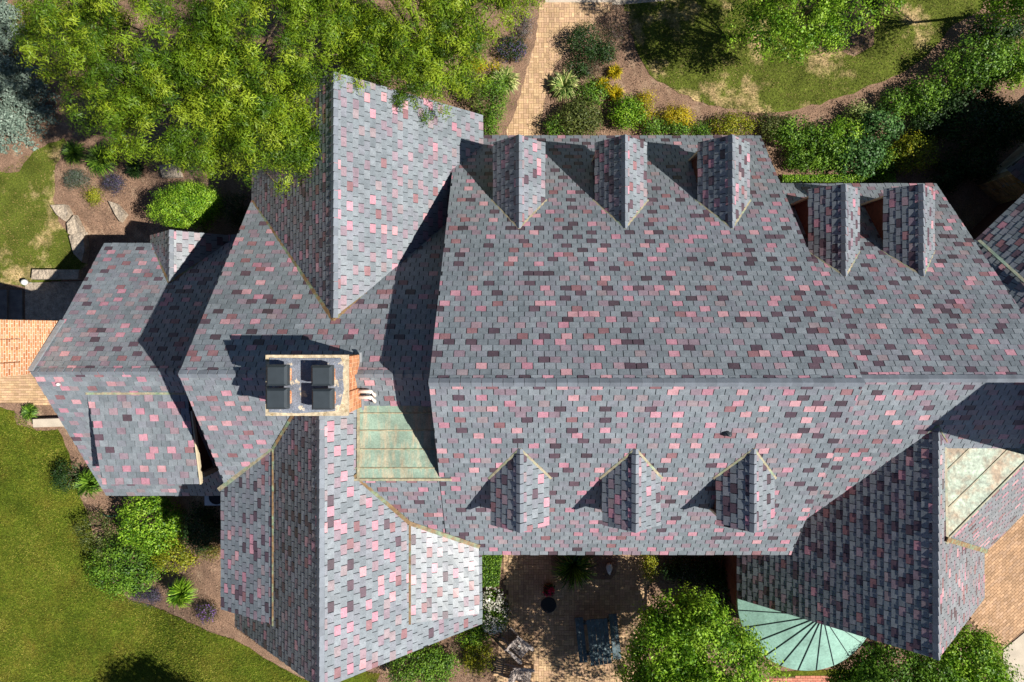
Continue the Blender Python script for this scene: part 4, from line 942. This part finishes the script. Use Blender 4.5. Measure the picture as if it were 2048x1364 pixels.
def adirondack():
    """faces +x at the origin"""
    e = empty('garden_chair', (0, 0, 0), '', 'chair', 'weathered slatted garden chairs on the patio')
    seat = MB()
    for i in range(7):
        x0 = -0.24 + i * 0.085; seat.bar((x0, -0.26, 0.27 + (x0 + 0.24) * 0.2), (x0, 0.26, 0.27 + (x0 + 0.24) * 0.2), 0.075, 0.02)
    for sy in (-1, 1): seat.bar((-0.75, sy * 0.25, 0.08), (0.34, sy * 0.25, 0.36), 0.03, 0.11)
    seat.build('seat', M['wood'], e)
    bk = MB()
    for i in range(-3, 4):
        top = 1.0 - 0.02 * i * i; sp = i * 0.078
        bk.bar((-0.24, sp * 0.92, 0.24), (-0.24 - (top - 0.24) * 0.45, sp * 1.3, top), 0.07, 0.02, (1, 0, 0.4))
    bk.bar((-0.36, -0.3, 0.52), (-0.36, 0.3, 0.52), 0.06, 0.03); bk.bar((-0.5, -0.26, 0.82), (-0.5, 0.26, 0.82), 0.05, 0.02)
    bk.build('backrest', M['wood'], e)
    for sy in (-1, 1):
        a = MB(); a.prism([(-0.45, sy * 0.29, 0.54), (-0.2, sy * 0.28, 0.54), (0.3, sy * 0.27, 0.54), (0.4, sy * 0.3, 0.54), (0.41, sy * 0.37, 0.54), (0.33, sy * 0.42, 0.54), (-0.1, sy * 0.39, 0.54), (-0.45, sy * 0.35, 0.54)],
                          [(-0.45, sy * 0.29, 0.565), (-0.2, sy * 0.28, 0.565), (0.3, sy * 0.27, 0.565), (0.4, sy * 0.3, 0.565), (0.41, sy * 0.37, 0.565), (0.33, sy * 0.42, 0.565), (-0.1, sy * 0.39, 0.565), (-0.45, sy * 0.35, 0.565)])
        a.build('armrest', M['wood'], e)
        l = MB(); l.box(0.26, 0.38, sy * 0.31 - 0.015, sy * 0.31 + 0.015, 0.03, 0.54); l.build('leg', M['wood'], e)
    return e
ch1 = adirondack(); p = G(1040, 1296, 0.4); ch1.location = (p[0], p[1], 0.02); ch1.rotation_euler = (0, 0, math.radians(-42))
ch1['label'] = 'weathered slatted garden chair with a small white cup and a ring on its seat'
ch2 = ch1.copy(); C.objects.link(ch2)
for q in list(ch1.children):
    r = q.copy(); C.objects.link(r); r.parent = ch2
p = G(1046, 1352, 0.4); ch2.location = (p[0], p[1], 0.02); ch2.rotation_euler = (0, 0, math.radians(-8)); ch2['label'] = 'weathered slatted garden chair cut by the bottom edge, nothing on its seat'
p = ch1.location
b = MB(); b.lathe((p.x - 0.02, p.y + 0.10, 0.36), [(0.03, 0), (0.04, 0.09), (0.032, 0.09), (0.028, 0.03)], 14); tag(b.build('cup', M['white'], None, True), 'small white cup on the slatted garden chair', 'cup')
b = MB(); tt = [(p.x - 0.06 + 0.085 * math.cos(a), p.y - 0.03 + 0.085 * math.sin(a), 0.36 + 0.02) for a in np.linspace(0, 5.6, 16)]; b.tube(tt, [0.014] * 16, 6); tag(b.build('cord_ring', M['grate'], None, True), 'dark coiled ring lying on the slatted garden chair', 'ring')

# picnic table
tp = W(1198, 1283, 0.75); e = empty('picnic_table', (0, 0, 0), 'peeling blue grey picnic table with two attached benches on the shaded patio', 'picnic table')
b = MB()
for i in range(5): b.box(-0.40 + i * 0.162, -0.40 + i * 0.162 + 0.152, -0.88 + R.uniform(-.01, .01), 0.88 + R.uniform(-.01, .01), 0.72, 0.76)
b.build('table_top', M['tealwood'], e)
for sx in (-1, 1):
    b = MB()
    for i in range(2): b.box(sx * 0.66 - 0.16 + i * 0.16, sx * 0.66 - 0.01 + i * 0.16, -0.88, 0.88, 0.42, 0.46)
    b.build('bench_seat', M['tealwood'], e)
b = MB()
for y in (-0.6, 0.6):
    b.bar((-0.78, y, 0.39), (0.78, y, 0.39), 0.05, 0.09); b.bar((-0.36, y, 0.69), (0.36, y, 0.69), 0.05, 0.06)
    for sx in (-1, 1): b.bar((sx * 0.62, y + 0.05, 0.03), (sx * 0.25, y + 0.05, 0.71), 0.05, 0.09, (0, 1, 0))
b.build('frame', M['tealwood'], e)
e.location = (tp[0], tp[1], 0.03); e.rotation_euler = (0, 0, math.radians(6))

# air conditioner, hose
a = W(408, 1012, 0.8); c = W(446, 985, 0.8)
e = empty('air_conditioner', ((a[0] + c[0]) / 2, (a[1] + c[1]) / 2, 0), 'white air conditioner box with a round fan grille beside the long shed dormer', 'air conditioner')
b = MB(); b.box(a[0], c[0] + 0.25, a[1], c[1] + 0.2, 0.05, 0.8, tap=0.02); b.build('casing', M['white'], e)
b = MB(); mx, my = (a[0] + c[0]) / 2 + 0.12, (a[1] + c[1]) / 2 + 0.1
b.lathe((mx, my, 0.8), [(0.3, 0.0), (0.3, 0.02), (0.27, 0.02), (0.27, 0.006), (0.05, 0.006)], 30); b.build('fan_grille', M['grate'], e)
b = MB(); pts = [Vector(G(u, v, 0.05)) + Vector((0, 0, 0.05)) for u, v in ((192, 1018), (200, 1026), (210, 1031), (222, 1033), (234, 1030), (240, 1022), (236, 1012))]
b.tube(pts, [0.022] * len(pts), 8); tag(b.build('garden_hose', M['hose'], None, True), 'green garden hose lying at the lawn edge', 'hose')
